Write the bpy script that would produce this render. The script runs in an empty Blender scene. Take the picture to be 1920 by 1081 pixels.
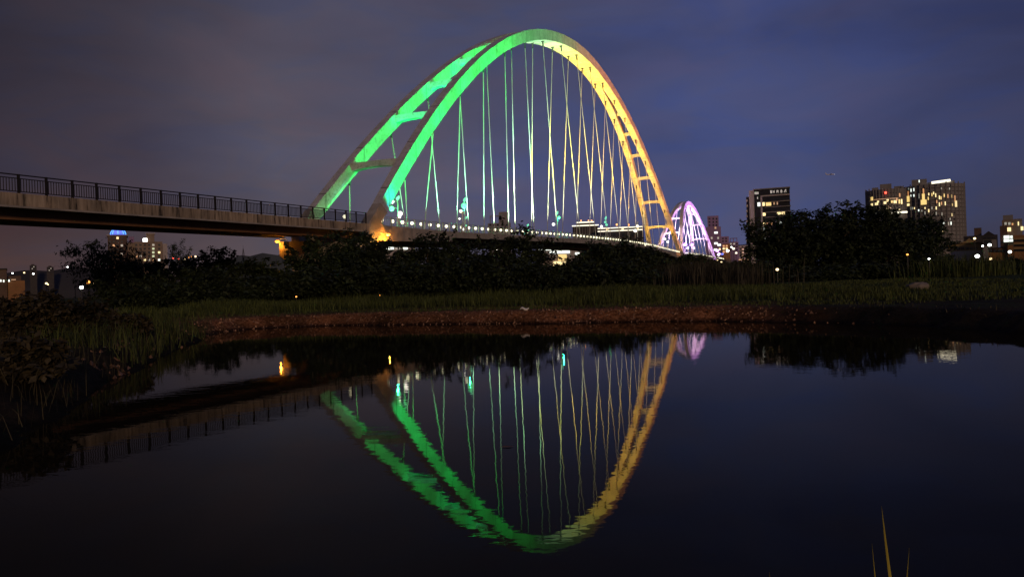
import bpy, math, random
import numpy as np
from mathutils import Vector, Matrix

random.seed(7)
rng = np.random.default_rng(7)
sc = bpy.context.scene
C = sc.collection
R = math.radians

# ------------------------------------------------------------------ camera
F, CX, CY, HOR, ROLL, EYE = 1400.0, 960.0, 540.5, 528.0, 0.0354, 2.0
cr, sr = math.cos(ROLL), math.sin(ROLL)
cam_d = bpy.data.cameras.new("camera")
cam = bpy.data.objects.new("camera", cam_d)
C.objects.link(cam)
cam.matrix_world = Matrix(((cr, sr, 0, 0), (0, 0, -1, 0), (-sr, cr, 0, EYE), (0, 0, 0, 1)))
cam_d.sensor_width = 36.0
cam_d.lens = 36.0 * F / 1920.0
cam_d.shift_y = (HOR - CY) / 1920.0
cam_d.clip_start, cam_d.clip_end = 0.1, 12000
sc.camera = cam

# ------------------------------------------------------------------ sky
world = bpy.data.worlds.new("World")
sc.world = world
world.use_nodes = True
nt = world.node_tree
nt.nodes.clear()
N, Lk = nt.nodes.new, nt.links.new
out = N("ShaderNodeOutputWorld")
bg = N("ShaderNodeBackground")
Lk(bg.outputs[0], out.inputs[0])
tc = N("ShaderNodeTexCoord")
sep = N("ShaderNodeSeparateXYZ")
Lk(tc.outputs["Generated"], sep.inputs[0])


def ramp(tree, pts, interp="LINEAR"):
    r = tree.nodes.new("ShaderNodeValToRGB")
    el = r.color_ramp.elements
    r.color_ramp.interpolation = interp
    while len(el) < len(pts):
        el.new(0.5)
    for e, (p, c) in zip(el, pts):
        e.position = p
        e.color = (*c, 1) if len(c) == 3 else c
    return r


def math_node(tree, op, a, b=None, clamp=False):
    m = tree.nodes.new("ShaderNodeMath")
    m.operation = op
    m.use_clamp = clamp
    for i, v in enumerate((a, b)):
        if v is None:
            continue
        if isinstance(v, (int, float)):
            m.inputs[i].default_value = v
        else:
            tree.links.new(v, m.inputs[i])
    return m.outputs[0]


def mixc(tree, fac, a, b, mode="MIX"):
    m = tree.nodes.new("ShaderNodeMix")
    m.data_type = "RGBA"
    m.blend_type = mode
    for s, v in ((m.inputs[0], fac), (m.inputs[6], a), (m.inputs[7], b)):
        if isinstance(v, (int, float)):
            s.default_value = v
        elif isinstance(v, tuple):
            s.default_value = (*v, 1) if len(v) == 3 else v
        else:
            tree.links.new(v, s)
    return m.outputs[2]


def s2l(*c):
    return tuple(((v / 255) / 12.92 if v <= 10 else ((v / 255 + 0.055) / 1.055) ** 2.4) for v in c)


# azimuth: left of the view brownish (city glow), right of it blue
az = math_node(nt, "ADD", math_node(nt, "MULTIPLY", sep.outputs[0], 0.85), 0.5, True)
low = ramp(nt, [(0.0, s2l(80, 57, 51)), (0.2, s2l(89, 76, 78)), (0.45, s2l(90, 85, 100)), (0.62, s2l(80, 81, 120)), (0.78, s2l(76, 80, 110)), (0.95, s2l(57, 58, 76))])
mid = ramp(nt, [(0.0, s2l(56, 50, 61)), (0.13, s2l(68, 61, 73)), (0.25, s2l(86, 82, 96)), (0.42, s2l(82, 81, 102)), (0.62, s2l(72, 79, 119)), (0.8, s2l(69, 77, 117)), (1.0, s2l(57, 61, 92))])
top = ramp(nt, [(0.0, s2l(36, 35, 48)), (0.12, s2l(54, 51, 63)), (0.27, s2l(74, 71, 88)), (0.5, s2l(71, 73, 99)), (0.75, s2l(67, 73, 115)), (1.0, s2l(50, 53, 84))])
for r in (low, mid, top):
    Lk(az, r.inputs[0])
elev = sep.outputs[2]
f1 = math_node(nt, "MULTIPLY", elev, 7.0, True)
f2 = math_node(nt, "MULTIPLY", math_node(nt, "SUBTRACT", elev, 0.14), 4.0, True)
col = mixc(nt, f2, mixc(nt, f1, low.outputs[0], mid.outputs[0]), top.outputs[0])
# soft stretched cloud banks
mp = N("ShaderNodeMapping")
mp.inputs["Scale"].default_value = (2.2, 2.2, 6.5)
mp.inputs["Rotation"].default_value = (0, R(14), 0)
Lk(tc.outputs["Generated"], mp.inputs[0])
nz = N("ShaderNodeTexNoise")
nz.inputs["Scale"].default_value = 1.6
nz.inputs["Detail"].default_value = 5
nz.inputs["Roughness"].default_value = 0.5
nz.inputs["Distortion"].default_value = 0.4
Lk(mp.outputs[0], nz.inputs["Vector"])
cl = ramp(nt, [(0.3, (0.84, 0.83, 0.83)), (0.52, (1, 1, 1)), (0.72, (1.16, 1.13, 1.09))])
Lk(nz.outputs["Fac"], cl.inputs[0])
col = mixc(nt, 1.0, col, cl.outputs[0], "MULTIPLY")
nz2 = N("ShaderNodeTexNoise")
nz2.inputs["Scale"].default_value = 2.9
nz2.inputs["Detail"].default_value = 4
nz2.inputs["Distortion"].default_value = 0.8
Lk(mp.outputs[0], nz2.inputs["Vector"])
cl2 = ramp(nt, [(0.36, (0.88, 0.97, 1.10)), (0.5, (1, 1, 1)), (0.66, (1.10, 1.0, 0.96))])
Lk(nz2.outputs["Fac"], cl2.inputs[0])
col = mixc(nt, 1.0, col, cl2.outputs[0], "MULTIPLY")
# the last of the dusk from a sky texture with the sun just under the horizon
sky = N("ShaderNodeTexSky")
sky.sky_type = "NISHITA"
sky.sun_disc = False
sky.sun_elevation = R(-4)
sky.sun_rotation = R(150)
col = mixc(nt, 0.06, col, sky.outputs[0], "ADD")
Lk(col, bg.inputs[0])
bg.inputs[1].default_value = 1.0

# ------------------------------------------------------------------ low warm glow of the lit town behind the viewer
sun_d = bpy.data.lights.new("sun", "SUN")
sun = bpy.data.objects.new("sun", sun_d)
C.objects.link(sun)
sun_d.energy = 0.75
sun_d.angle = R(4)
sun_d.color = (1.0, 0.64, 0.36)
sun.rotation_euler = Vector((-0.35, 0.92, -0.2)).to_track_quat("-Z", "Y").to_euler()

sc.view_settings.view_transform = "Standard"
sc.view_settings.look = "None"
sc.view_settings.exposure = 0
sc.view_settings.gamma = 1
sc.cycles.use_denoising = True
sc.cycles.use_light_tree = True
sc.cycles.max_bounces = 6
sc.cycles.diffuse_bounces = 2
sc.cycles.glossy_bounces = 3
sc.cycles.transparent_max_bounces = 6
sc.cycles.sample_clamp_indirect = 4.0


# ------------------------------------------------------------------ picture <-> place
def uv(px, py):
    x, y = px - CX, py - CY
    return cr * x - sr * y, sr * x + cr * y - (HOR - CY)


def at(px, py, Y):
    """the point of the place seen at photo pixel (px, py) at distance Y"""
    U, V = uv(px, py)
    return Vector((U / F * Y, Y, EYE - V * Y / F))


A = np.array([-21.984, 96.92])
B = np.array([58.184, 281.2])
SPAN = float(np.hypot(*(B - A)))
ux, uy = (B - A) / SPAN
nx, ny = uy, -ux


def AX(q, w, z):
    """along the bridge axis q, to its right w, height z"""
    return Vector((A[0] + ux * q + nx * w, A[1] + uy * q + ny * w, z))


_dq = np.array([-140, -95, -47, -23, -8, 0, 16, 39, 75, 111, 140, 161, 184, 206, 250, 290, 340, 480])
_dz = np.array([9.0, 9.2, 9.27, 9.45, 9.56, 9.6, 9.72, 10.2, 10.95, 11.36, 11.4, 11.1, 10.4, 9.9, 9.9, 9.5, 8.9, 7.5])


def dz(q):
    return float(np.mean(np.interp([q - 6, q - 3, q, q + 3, q + 6], _dq, _dz)))


# ------------------------------------------------------------------ materials
def mat(name, col, rough=0.7, metal=0.0, var=0.25, scale=3.0, emit=None, estr=0.0, bump=0.0, col2=None, stretch=None, spec=0.4):
    m = bpy.data.materials.new(name)
    m.use_nodes = True
    t = m.node_tree
    b = t.nodes["Principled BSDF"]
    tcn = t.nodes.new("ShaderNodeTexCoord")
    n = t.nodes.new("ShaderNodeTexNoise")
    n.inputs["Scale"].default_value = scale
    n.inputs["Detail"].default_value = 4
    if stretch:
        mpn = t.nodes.new("ShaderNodeMapping")
        mpn.inputs["Scale"].default_value = stretch
        t.links.new(tcn.outputs["Object"], mpn.inputs[0])
        t.links.new(mpn.outputs[0], n.inputs["Vector"])
    else:
        t.links.new(tcn.outputs["Object"], n.inputs["Vector"])
    c2 = col2 or tuple(v * (1 - var) for v in col)
    r = ramp(t, [(0.35, c2), (0.65, col)])
    t.links.new(n.outputs["Fac"], r.inputs[0])
    t.links.new(r.outputs[0], b.inputs["Base Color"])
    b.inputs["Roughness"].default_value = rough
    b.inputs["Metallic"].default_value = metal
    b.inputs["Specular IOR Level"].default_value = spec
    if emit:
        b.inputs["Emission Color"].default_value = (*emit, 1)
        b.inputs["Emission Strength"].default_value = estr
    if bump:
        bp = t.nodes.new("ShaderNodeBump")
        bp.inputs["Strength"].default_value = bump
        bp.inputs["Distance"].default_value = 0.05
        t.links.new(n.outputs["Fac"], bp.inputs["Height"])
        t.links.new(bp.outputs[0], b.inputs["Normal"])
    return m


M = {}
M["white_steel"] = mat("white_steel", (0.5, 0.49, 0.47), 0.45, var=0.08, scale=0.35)
def steel():
    m = mat("rib_steel", (0.6, 0.59, 0.57), 0.45, var=0.25, scale=0.5)
    t = m.node_tree
    b = t.nodes["Principled BSDF"]
    src = b.inputs["Base Color"].links[0].from_socket
    g = t.nodes.new("ShaderNodeNewGeometry")
    dot = t.nodes.new("ShaderNodeVectorMath")
    dot.operation = "DOT_PRODUCT"
    t.links.new(g.outputs["Position"], dot.inputs[0])
    dot.inputs[1].default_value = (ux, uy, 0)
    fr = math_node(t, "FRACT", math_node(t, "MULTIPLY", dot.outputs["Value"], 1 / 8.3))
    j = math_node(t, "LESS_THAN", fr, 0.018)
    n = t.nodes.new("ShaderNodeTexNoise")
    n.inputs["Scale"].default_value = 2.2
    n.inputs["Detail"].default_value = 7
    n.inputs["Roughness"].default_value = 0.7
    t.links.new(g.outputs["Position"], n.inputs["Vector"])
    r = ramp(t, [(0.36, (0.62, 0.58, 0.52)), (0.5, (1, 1, 1))])
    t.links.new(n.outputs["Fac"], r.inputs[0])
    c = mixc(t, 1.0, src, r.outputs[0], "MULTIPLY")
    t.links.new(mixc(t, j, c, (0.12, 0.11, 0.10)), b.inputs["Base Color"])
    return m


M["white_steel"] = steel()
M["cable"] = mat("cable", (0.85, 0.85, 0.82), 0.4, var=0.05)
M["bracket"] = mat("bracket", (0.05, 0.05, 0.05), 0.6)
M["concrete"] = mat("concrete", (0.36, 0.33, 0.29), 0.85, var=0.35, scale=0.8, bump=0.1)
M["dark_concrete"] = mat("dark_concrete", (0.2, 0.17, 0.14), 0.9, var=0.4, scale=0.5)
M["girder_warm"] = mat("girder_warm", (0.2, 0.10, 0.055), 0.8, var=0.4, scale=0.5)  # orange of the warm ground lights is put into this base colour
M["rail_dark"] = mat("rail_dark", (0.03, 0.026, 0.022), 0.5, metal=0.3)
M["rail_light"] = mat("rail_light", (0.45, 0.5, 0.45), 0.5, metal=0.2)
M["asphalt"] = mat("asphalt", (0.05, 0.05, 0.05), 0.9)
M["post_paint"] = mat("post_paint", (0.7, 0.72, 0.68), 0.5)


def glow(name, c, s):
    M[name] = mat(name, (0.8, 0.8, 0.8), 0.3, emit=c, estr=s, var=0.0)
    return M[name]


glow("globe_warm", (1.0, 0.93, 0.62), 2.6)
glow("globe_white", (1.0, 0.97, 0.9), 3.0)
glow("globe_green", (0.05, 1.0, 0.32), 2.2)
glow("globe_cyan", (0.05, 0.9, 0.5), 1.0)
glow("globe_purple", (0.45, 0.16, 1.0), 7.0)
glow("globe_lilac", (0.9, 0.7, 1.0), 4.0)
glow("globe_blue", (0.03, 0.35, 1.0), 2.0)
glow("sodium", (1.0, 0.34, 0.02), 3.2)
glow("lamp_white", (0.95, 1.0, 0.95), 10.0)
glow("lamp_warm", (1.0, 0.72, 0.36), 3.5)
glow("lamp_orange", (1.0, 0.34, 0.05), 3.0)
glow("lamp_red", (1.0, 0.06, 0.03), 4.0)
glow("win_warm", (1.0, 0.76, 0.34), 1.35)
glow("win_yellow", (1.0, 0.68, 0.2), 0.95)
glow("win_orange", (1.0, 0.42, 0.12), 0.6)
glow("win_white", (0.9, 1.0, 0.9), 1.4)
glow("win_dim", (0.75, 0.8, 0.65), 0.25)
glow("win_dim_orange", (1.0, 0.5, 0.2), 0.28)
glow("strip_white", (1.0, 0.93, 0.7), 1.6)
glow("strip_green", (0.75, 1.0, 0.55), 0.5)
glow("neon_blue", (0.0, 0.10, 1.0), 1.1)
glow("sign_letters", (1.0, 0.9, 0.8), 0.45)


# fascia concrete with dark vertical run-off streaks and joints
def fascia_mat():
    m = bpy.data.materials.new("streaked_fascia")
    m.use_nodes = True
    t = m.node_tree
    b = t.nodes["Principled BSDF"]
    g = t.nodes.new("ShaderNodeTexCoord")
    mpn = t.nodes.new("ShaderNodeMapping")
    mpn.inputs["Scale"].default_value = (2.2, 2.2, 0.22)
    t.links.new(g.outputs["Object"], mpn.inputs[0])
    n = t.nodes.new("ShaderNodeTexNoise")
    n.inputs["Scale"].default_value = 1.4
    n.inputs["Detail"].default_value = 6
    n.inputs["Roughness"].default_value = 0.7
    t.links.new(mpn.outputs[0], n.inputs["Vector"])
    r = ramp(t, [(0.36, (0.035, 0.028, 0.02)), (0.46, (0.28, 0.23, 0.165)), (0.66, (0.47, 0.40, 0.30))])
    t.links.new(n.outputs["Fac"], r.inputs[0])
    n2 = t.nodes.new("ShaderNodeTexNoise")
    n2.inputs["Scale"].default_value = 0.5
    t.links.new(g.outputs["Object"], n2.inputs["Vector"])
    r2 = ramp(t, [(0.3, (0.6, 0.6, 0.6)), (0.7, (1.1, 1.05, 1.0))])
    t.links.new(n2.outputs["Fac"], r2.inputs[0])
    c = mixc(t, 1.0, r.outputs[0], r2.outputs[0], "MULTIPLY")
    t.links.new(c, b.inputs["Base Color"])
    b.inputs["Roughness"].default_value = 0.9
    return m


M["fascia"] = fascia_mat()


def leaf_mat(name, dark, light):
    m = bpy.data.materials.new(name)
    m.use_nodes = True
    t = m.node_tree
    b = t.nodes["Principled BSDF"]
    g = t.nodes.new("ShaderNodeNewGeometry")
    r = ramp(t, [(0.0, dark), (0.6, light), (1.0, tuple(v * 1.5 for v in light))])
    t.links.new(g.outputs["Random Per Island"], r.inputs[0])
    n = t.nodes.new("ShaderNodeTexNoise")
    n.inputs["Scale"].default_value = 0.6
    t.links.new(g.outputs["Position"], n.inputs["Vector"])
    r2 = ramp(t, [(0.3, (0.45, 0.45, 0.45)), (0.7, (1.25, 1.25, 1.25))])
    t.links.new(n.outputs["Fac"], r2.inputs[0])
    t.links.new(mixc(t, 1.0, r.outputs[0], r2.outputs[0], "MULTIPLY"), b.inputs["Base Color"])
    b.inputs["Roughness"].default_value = 0.65
    b.inputs["Specular IOR Level"].default_value = 0.25
    return m


M["leaf_dark"] = leaf_mat("leaf_dark", (0.012, 0.018, 0.008), (0.024, 0.036, 0.014))
M["leaf_mid"] = leaf_mat("leaf_mid", (0.013, 0.022, 0.008), (0.03, 0.048, 0.017))
M["leaf_shaggy"] = leaf_mat("leaf_shaggy", (0.016, 0.021, 0.01), (0.034, 0.045, 0.018))
M["leaf_shrub"] = leaf_mat("leaf_shrub", (0.012, 0.012, 0.006), (0.05, 0.04, 0.02))
M["grass"] = leaf_mat("grass", (0.022, 0.035, 0.008), (0.07, 0.09, 0.02))
M["dry_grass"] = leaf_mat("dry_grass", (0.02, 0.02, 0.008), (0.07, 0.06, 0.03))
M["reed_leaf"] = leaf_mat("reed_leaf", (0.02, 0.02, 0.012), (0.05, 0.045, 0.03))
M["bark"] = mat("bark", (0.07, 0.055, 0.04), 0.9, var=0.5, scale=6, bump=0.4)


# ------------------------------------------------------------------ mesh building
class MB:
    def __init__(s):
        s.v, s.f = [], []

    def add(s, vs, fs):
        o = len(s.v)
        s.v += [tuple(v) for v in vs]
        s.f += [tuple(i + o for i in f) for f in fs]

    def hexa(s, p):  # 8 corners: 0-3 bottom loop, 4-7 top loop
        s.add(p, [(0, 3, 2, 1), (4, 5, 6, 7), (0, 1, 5, 4), (1, 2, 6, 5), (2, 3, 7, 6), (3, 0, 4, 7)])

    def box(s, x0, x1, y0, y1, z0, z1):
        s.hexa([(x0, y0, z0), (x1, y0, z0), (x1, y1, z0), (x0, y1, z0), (x0, y0, z1), (x1, y0, z1), (x1, y1, z1), (x0, y1, z1)])

    def sweep(s, rings, closed_caps=True):
        k = len(rings[0])
        o = len(s.v)
        for r in rings:
            s.v += [tuple(p) for p in r]
        for i in range(len(rings) - 1):
            a = o + i * k
            for j in range(k):
                j2 = (j + 1) % k
                s.f.append((a + j, a + j2, a + k + j2, a + k + j))
        if closed_caps:
            s.f.append(tuple(o + j for j in reversed(range(k))))
            e = o + (len(rings) - 1) * k
            s.f.append(tuple(e + j for j in range(k)))

    def tube(s, pts, rad, seg=6):
        pts = [Vector(p) for p in pts]
        rads = rad if isinstance(rad, (list, tuple)) else [rad] * len(pts)
        rings = []
        for i, p in enumerate(pts):
            d = (pts[min(i + 1, len(pts) - 1)] - pts[max(i - 1, 0)]).normalized()
            a = Vector((0, 0, 1)) if abs(d.z) < 0.9 else Vector((1, 0, 0))
            e1 = d.cross(a).normalized()
            e2 = d.cross(e1)
            rings.append([p + (e1 * math.cos(2 * math.pi * j / seg) + e2 * math.sin(2 * math.pi * j / seg)) * rads[i] for j in range(seg)])
        s.sweep(rings)

    def ball(s, c, r, nu=10, nv=6, sz=1.0):
        c = Vector(c)
        rings = []
        for i in range(1, nv):
            th = math.pi * i / nv
            rings.append([c + Vector((r * math.sin(th) * math.cos(2 * math.pi * j / nu), r * math.sin(th) * math.sin(2 * math.pi * j / nu), -r * sz * math.cos(th))) for j in range(nu)])
        s.sweep(rings)

    def poly_prism(s, poly, f0, f1):
        """extrude a 2-D outline: f0/f1 map (a, b) to the two faces"""
        k = len(poly)
        o = len(s.v)
        s.v += [tuple(f0(*p)) for p in poly] + [tuple(f1(*p)) for p in poly]
        s.f.append(tuple(o + i for i in range(k)))
        s.f.append(tuple(o + k + i for i in reversed(range(k))))
        for i in range(k):
            j = (i + 1) % k
            s.f.append((o + j, o + i, o + k + i, o + k + j))

    def build(s, name, m, parent=None, smooth=False, origin=None):
        me = bpy.data.meshes.new(name)
        if origin is not None:
            ov = Vector(origin)
            s.v = [tuple(Vector(v) - ov) for v in s.v]
        me.from_pydata(s.v, [], s.f)
        me.materials.append(m)
        if smooth:
            me.polygons.foreach_set("use_smooth", [True] * len(me.polygons))
        me.update()
        o = bpy.data.objects.new(name, me)
        C.objects.link(o)
        if origin is not None:
            o.location = origin
        if parent:
            o.parent = parent
        return o


def fixn(o):
    import bmesh
    bm = bmesh.new()
    bm.from_mesh(o.data)
    bmesh.ops.recalc_face_normals(bm, faces=bm.faces)
    bm.to_mesh(o.data)
    bm.free()
    return o


def tag(o, label=None, cat=None, group=None, kind=None):
    if label:
        o["label"] = label
    if cat:
        o["category"] = cat
    if group:
        o["group"] = group
    if kind:
        o["kind"] = kind
    return o


def thing(name, loc, label, cat, group=None, rz=0.0):
    o = bpy.data.objects.new(name, None)
    o.empty_display_size = 0.5
    C.objects.link(o)
    o.location = loc
    o.rotation_euler = (0, 0, rz)
    return tag(o, label, cat, group)


def kids(o):
    return list(o.children)


def dup(root, loc, rz=None, label=None, group=None):
    r = root.copy()
    C.objects.link(r)
    r.location = loc
    if rz is not None:
        r.rotation_euler = (0, 0, rz)
    if label:
        r["label"] = label
    if group:
        r["group"] = group
    for ch in kids(root):
        c = ch.copy()
        C.objects.link(c)
        c.parent = r
        for g in kids(ch):
            d = g.copy()
            C.objects.link(d)
            d.parent = c
    return r


def keep(o, parent):
    """parent o (built in world space) to a moved Empty and leave it where it is"""
    o.parent = parent
    o.matrix_parent_inverse = Matrix.Translation(-Vector(parent.location)) if tuple(parent.rotation_euler) == (0, 0, 0) else parent.matrix_basis.inverted()
    return o


def spot(name, loc, target, power, color, size=50, blend=0.6, rad=0.05):
    d = bpy.data.lights.new(name, "SPOT")
    d.energy = power
    d.color = color
    d.spot_size = R(size)
    d.spot_blend = blend
    d.shadow_soft_size = rad
    o = bpy.data.objects.new(name, d)
    C.objects.link(o)
    o.location = loc
    o.rotation_euler = (Vector(target) - Vector(loc)).to_track_quat("-Z", "Y").to_euler()
    return o


def point(name, loc, power, color, rad=0.1):
    d = bpy.data.lights.new(name, "POINT")
    d.energy = power
    d.color = color
    d.shadow_soft_size = rad
    o = bpy.data.objects.new(name, d)
    C.objects.link(o)
    o.location = loc
    return o


# ------------------------------------------------------------------ ground, bank and water
POND = np.array([(-9, 2.6), (-6.9, 6), (-6.75, 9.7), (-8.2, 14), (-9.6, 18), (-11.3, 24), (-13.2, 31), (-14.6, 36.5), (-14, 39.2), (-12, 40), (-10.3, 40), (-5, 37.9), (0, 35.4), (3, 34.2), (5.7, 33.5), (8, 32.4), (9.7, 31), (12, 28.6), (13.7, 26), (14.6, 22), (14.8, 18), (15.5, 12), (16, 5), (12, 2.8), (4, 3.1), (-2, 2.4)], float)


def pond_sd(X, Y):
    """signed distance to the pond's edge, positive on land"""
    P = np.stack([X, Y], -1)
    d = np.full(X.shape, 1e9)
    inside = np.zeros(X.shape, bool)
    for i in range(len(POND)):
        a, b = POND[i], POND[(i + 1) % len(POND)]
        ab = b - a
        t = np.clip(((P - a) @ ab) / (ab @ ab), 0, 1)
        d = np.minimum(d, np.linalg.norm(P - a - t[..., None] * ab, axis=-1))
        cond = (a[1] > Y) != (b[1] > Y)
        xi = a[0] + (Y - a[1]) / (b[1] - a[1] + 1e-12) * (b[0] - a[0])
        inside ^= cond & (X < xi)
    return np.where(inside, -d, d)


def vnoise(X, Y, s, seed=0):
    x, y = X / s + seed * 17.3, Y / s - seed * 9.1
    return (np.sin(x * 1.7 + 1.3 * np.sin(y * 1.1)) + np.sin(y * 2.1 + 1.7 * np.sin(x * 0.9 + 2)) + np.sin((x + y) * 1.3)) / 3


def ground_h(X, Y):
    X = np.asarray(X, float)
    Y = np.asarray(Y, float)
    w = 0.22 * vnoise(X, Y, 0.8, 1) + 0.15 * vnoise(X, Y, 0.27, 2)
    sd = pond_sd(X, Y) + w * np.clip(1, 0, 1)
    k = np.clip(sd / 1.1, 0, 1)
    land = 0.56 * k * k * (3 - 2 * k) + 0.012 * np.clip(sd, 0, 40) + 0.05 * vnoise(X, Y, 1.1, 3) * k + 0.10 * vnoise(X, Y, 5, 4) * np.clip(sd / 6, 0, 1)
    return np.where(sd > 0, land, np.maximum(-0.8, sd * 0.5))


def gh(x, y):
    return float(ground_h(np.array([x]), np.array([y]))[0])


def axis_pts(lo, hi, step, far, grow=1.22):
    p = list(np.arange(lo, hi + 1e-6, step))
    s = step
    while p[-1] < far:
        s *= grow
        p.append(p[-1] + s)
    s = step
    while p[0] > -far:
        s *= grow
        p.insert(0, p[0] - s)
    return np.array(p)


xs = axis_pts(-26, 26, 0.3, 6000)
ys = axis_pts(0, 50, 0.3, 6000)
XX, YY = np.meshgrid(xs, ys, indexing="ij")
ZZ = ground_h(XX, YY)
me = bpy.data.meshes.new("ground")
nxv, nyv = XX.shape
verts = np.stack([XX, YY, ZZ], -1).reshape(-1, 3)
ii = np.arange(nxv * nyv).reshape(nxv, nyv)
quads = np.stack([ii[:-1, :-1], ii[1:, :-1], ii[1:, 1:], ii[:-1, 1:]], -1).reshape(-1, 4)
me.from_pydata(verts.tolist(), [], quads.tolist())
me.polygons.foreach_set("use_smooth", [True] * len(me.polygons))
ground = bpy.data.objects.new("ground", me)
C.objects.link(ground)
tag(ground, "grassy flat land with a bare brown earth bank at the water", kind="structure")
gm = bpy.data.materials.new("ground_soil_grass")
gm.use_nodes = True
t = gm.node_tree
b = t.nodes["Principled BSDF"]
geo = t.nodes.new("ShaderNodeNewGeometry")
sz = t.nodes.new("ShaderNodeSeparateXYZ")
t.links.new(geo.outputs["Position"], sz.inputs[0])
n1 = t.nodes.new("ShaderNodeTexNoise")
n1.inputs["Scale"].default_value = 7
n1.inputs["Detail"].default_value = 8
n1.inputs["Roughness"].default_value = 0.75
t.links.new(geo.outputs["Position"], n1.inputs["Vector"])
soil = ramp(t, [(0.35, (0.05, 0.02, 0.009)), (0.5, (0.24, 0.10, 0.04)), (0.66, (0.5, 0.25, 0.12))])
t.links.new(n1.outputs["Fac"], soil.inputs[0])
turf = ramp(t, [(0.3, (0.012, 0.02, 0.006)), (0.7, (0.05, 0.065, 0.016))])
t.links.new(n1.outputs["Fac"], turf.inputs[0])
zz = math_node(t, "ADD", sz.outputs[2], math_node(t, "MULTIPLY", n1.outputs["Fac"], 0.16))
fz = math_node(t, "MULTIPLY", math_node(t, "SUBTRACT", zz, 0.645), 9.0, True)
dim_soil = ramp(t, [(0.35, (0.012, 0.010, 0.006)), (0.68, (0.045, 0.034, 0.02))])
t.links.new(n1.outputs["Fac"], dim_soil.inputs[0])
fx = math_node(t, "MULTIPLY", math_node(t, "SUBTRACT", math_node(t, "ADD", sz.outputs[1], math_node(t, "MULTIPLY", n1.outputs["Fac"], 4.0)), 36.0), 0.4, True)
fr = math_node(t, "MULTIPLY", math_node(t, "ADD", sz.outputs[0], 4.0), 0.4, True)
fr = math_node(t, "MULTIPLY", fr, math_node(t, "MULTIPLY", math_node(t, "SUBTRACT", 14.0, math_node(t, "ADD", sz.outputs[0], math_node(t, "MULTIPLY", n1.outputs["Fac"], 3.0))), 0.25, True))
earth = mixc(t, math_node(t, "MAXIMUM", math_node(t, "MULTIPLY", fx, 0.75), fr), dim_soil.outputs[0], soil.outputs[0])  # dimness of the bank's ends is put into the earth colour by position
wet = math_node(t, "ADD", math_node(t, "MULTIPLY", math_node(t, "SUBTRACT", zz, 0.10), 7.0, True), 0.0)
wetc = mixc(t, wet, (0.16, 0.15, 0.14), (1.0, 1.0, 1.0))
n3 = t.nodes.new("ShaderNodeTexNoise")
n3.inputs["Scale"].default_value = 0.55
n3.inputs["Detail"].default_value = 3
t.links.new(geo.outputs["Position"], n3.inputs["Vector"])
pat = ramp(t, [(0.34, (0.32, 0.34, 0.32)), (0.5, (0.85, 0.82, 0.8)), (0.66, (1.35, 1.25, 1.2))])
t.links.new(n3.outputs["Fac"], pat.inputs[0])
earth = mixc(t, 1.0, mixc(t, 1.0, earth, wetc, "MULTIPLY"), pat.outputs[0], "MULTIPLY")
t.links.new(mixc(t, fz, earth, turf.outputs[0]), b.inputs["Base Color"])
b.inputs["Roughness"].default_value = 0.95
b.inputs["Specular IOR Level"].default_value = 0.1
bp = t.nodes.new("ShaderNodeBump")
bp.inputs["Distance"].default_value = 0.12
bp.inputs["Strength"].default_value = 0.9
t.links.new(n1.outputs["Fac"], bp.inputs["Height"])
t.links.new(bp.outputs[0], b.inputs["Normal"])
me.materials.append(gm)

wm = bpy.data.materials.new("still_water")
wm.use_nodes = True
t = wm.node_tree
b = t.nodes["Principled BSDF"]
t.nodes.remove(b)
mo = t.nodes["Material Output"]
gl = t.nodes.new("ShaderNodeBsdfGlossy")
gl.inputs["Color"].default_value = (0.95, 0.91, 0.82, 1)
gl.inputs["Roughness"].default_value = 0.008
df = t.nodes.new("ShaderNodeBsdfDiffuse")
df.inputs["Color"].default_value = (0.012, 0.010, 0.006, 1)
fr_ = t.nodes.new("ShaderNodeFresnel")
fr_.inputs["IOR"].default_value = 1.33
mx = t.nodes.new("ShaderNodeMixShader")
t.links.new(math_node(t, "POWER", fr_.outputs[0], 1.5), mx.inputs[0])
t.links.new(df.outputs[0], mx.inputs[1])
t.links.new(gl.outputs[0], mx.inputs[2])
t.links.new(mx.outputs[0], mo.inputs[0])
geo = t.nodes.new("ShaderNodeNewGeometry")
hs = None
for sca, amp, st in ((0.9, 0.0015, (1.0, 1.0, 1)), (2.8, 0.0007, (0.8, 1.6, 1)), (0.22, 0.004, (1, 1, 1)), (5.0, 0.00035, (0.3, 1.5, 1))):
    mpn = t.nodes.new("ShaderNodeMapping")
    mpn.inputs["Scale"].default_value = st
    t.links.new(geo.outputs["Position"], mpn.inputs[0])
    n = t.nodes.new("ShaderNodeTexNoise")
    n.inputs["Scale"].default_value = sca
    n.inputs["Detail"].default_value = 3
    t.links.new(mpn.outputs[0], n.inputs["Vector"])
    h_ = math_node(t, "MULTIPLY", n.outputs["Fac"], amp)
    hs = h_ if hs is None else math_node(t, "ADD", hs, h_)
bp = t.nodes.new("ShaderNodeBump")
bp.inputs["Distance"].default_value = 1.0
bp.inputs["Strength"].default_value = 1.0
t.links.new(hs, bp.inputs["Height"])
t.links.new(bp.outputs[0], gl.inputs["Normal"])
w = MB()
w.add([(-24, 1.8, 0), (22, 1.8, 0), (22, 44, 0), (-24, 44, 0)], [(0, 1, 2, 3)])
water = w.build("water", wm)
tag(water, "dark still pond mirroring the lit bridge", kind="structure")


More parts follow.
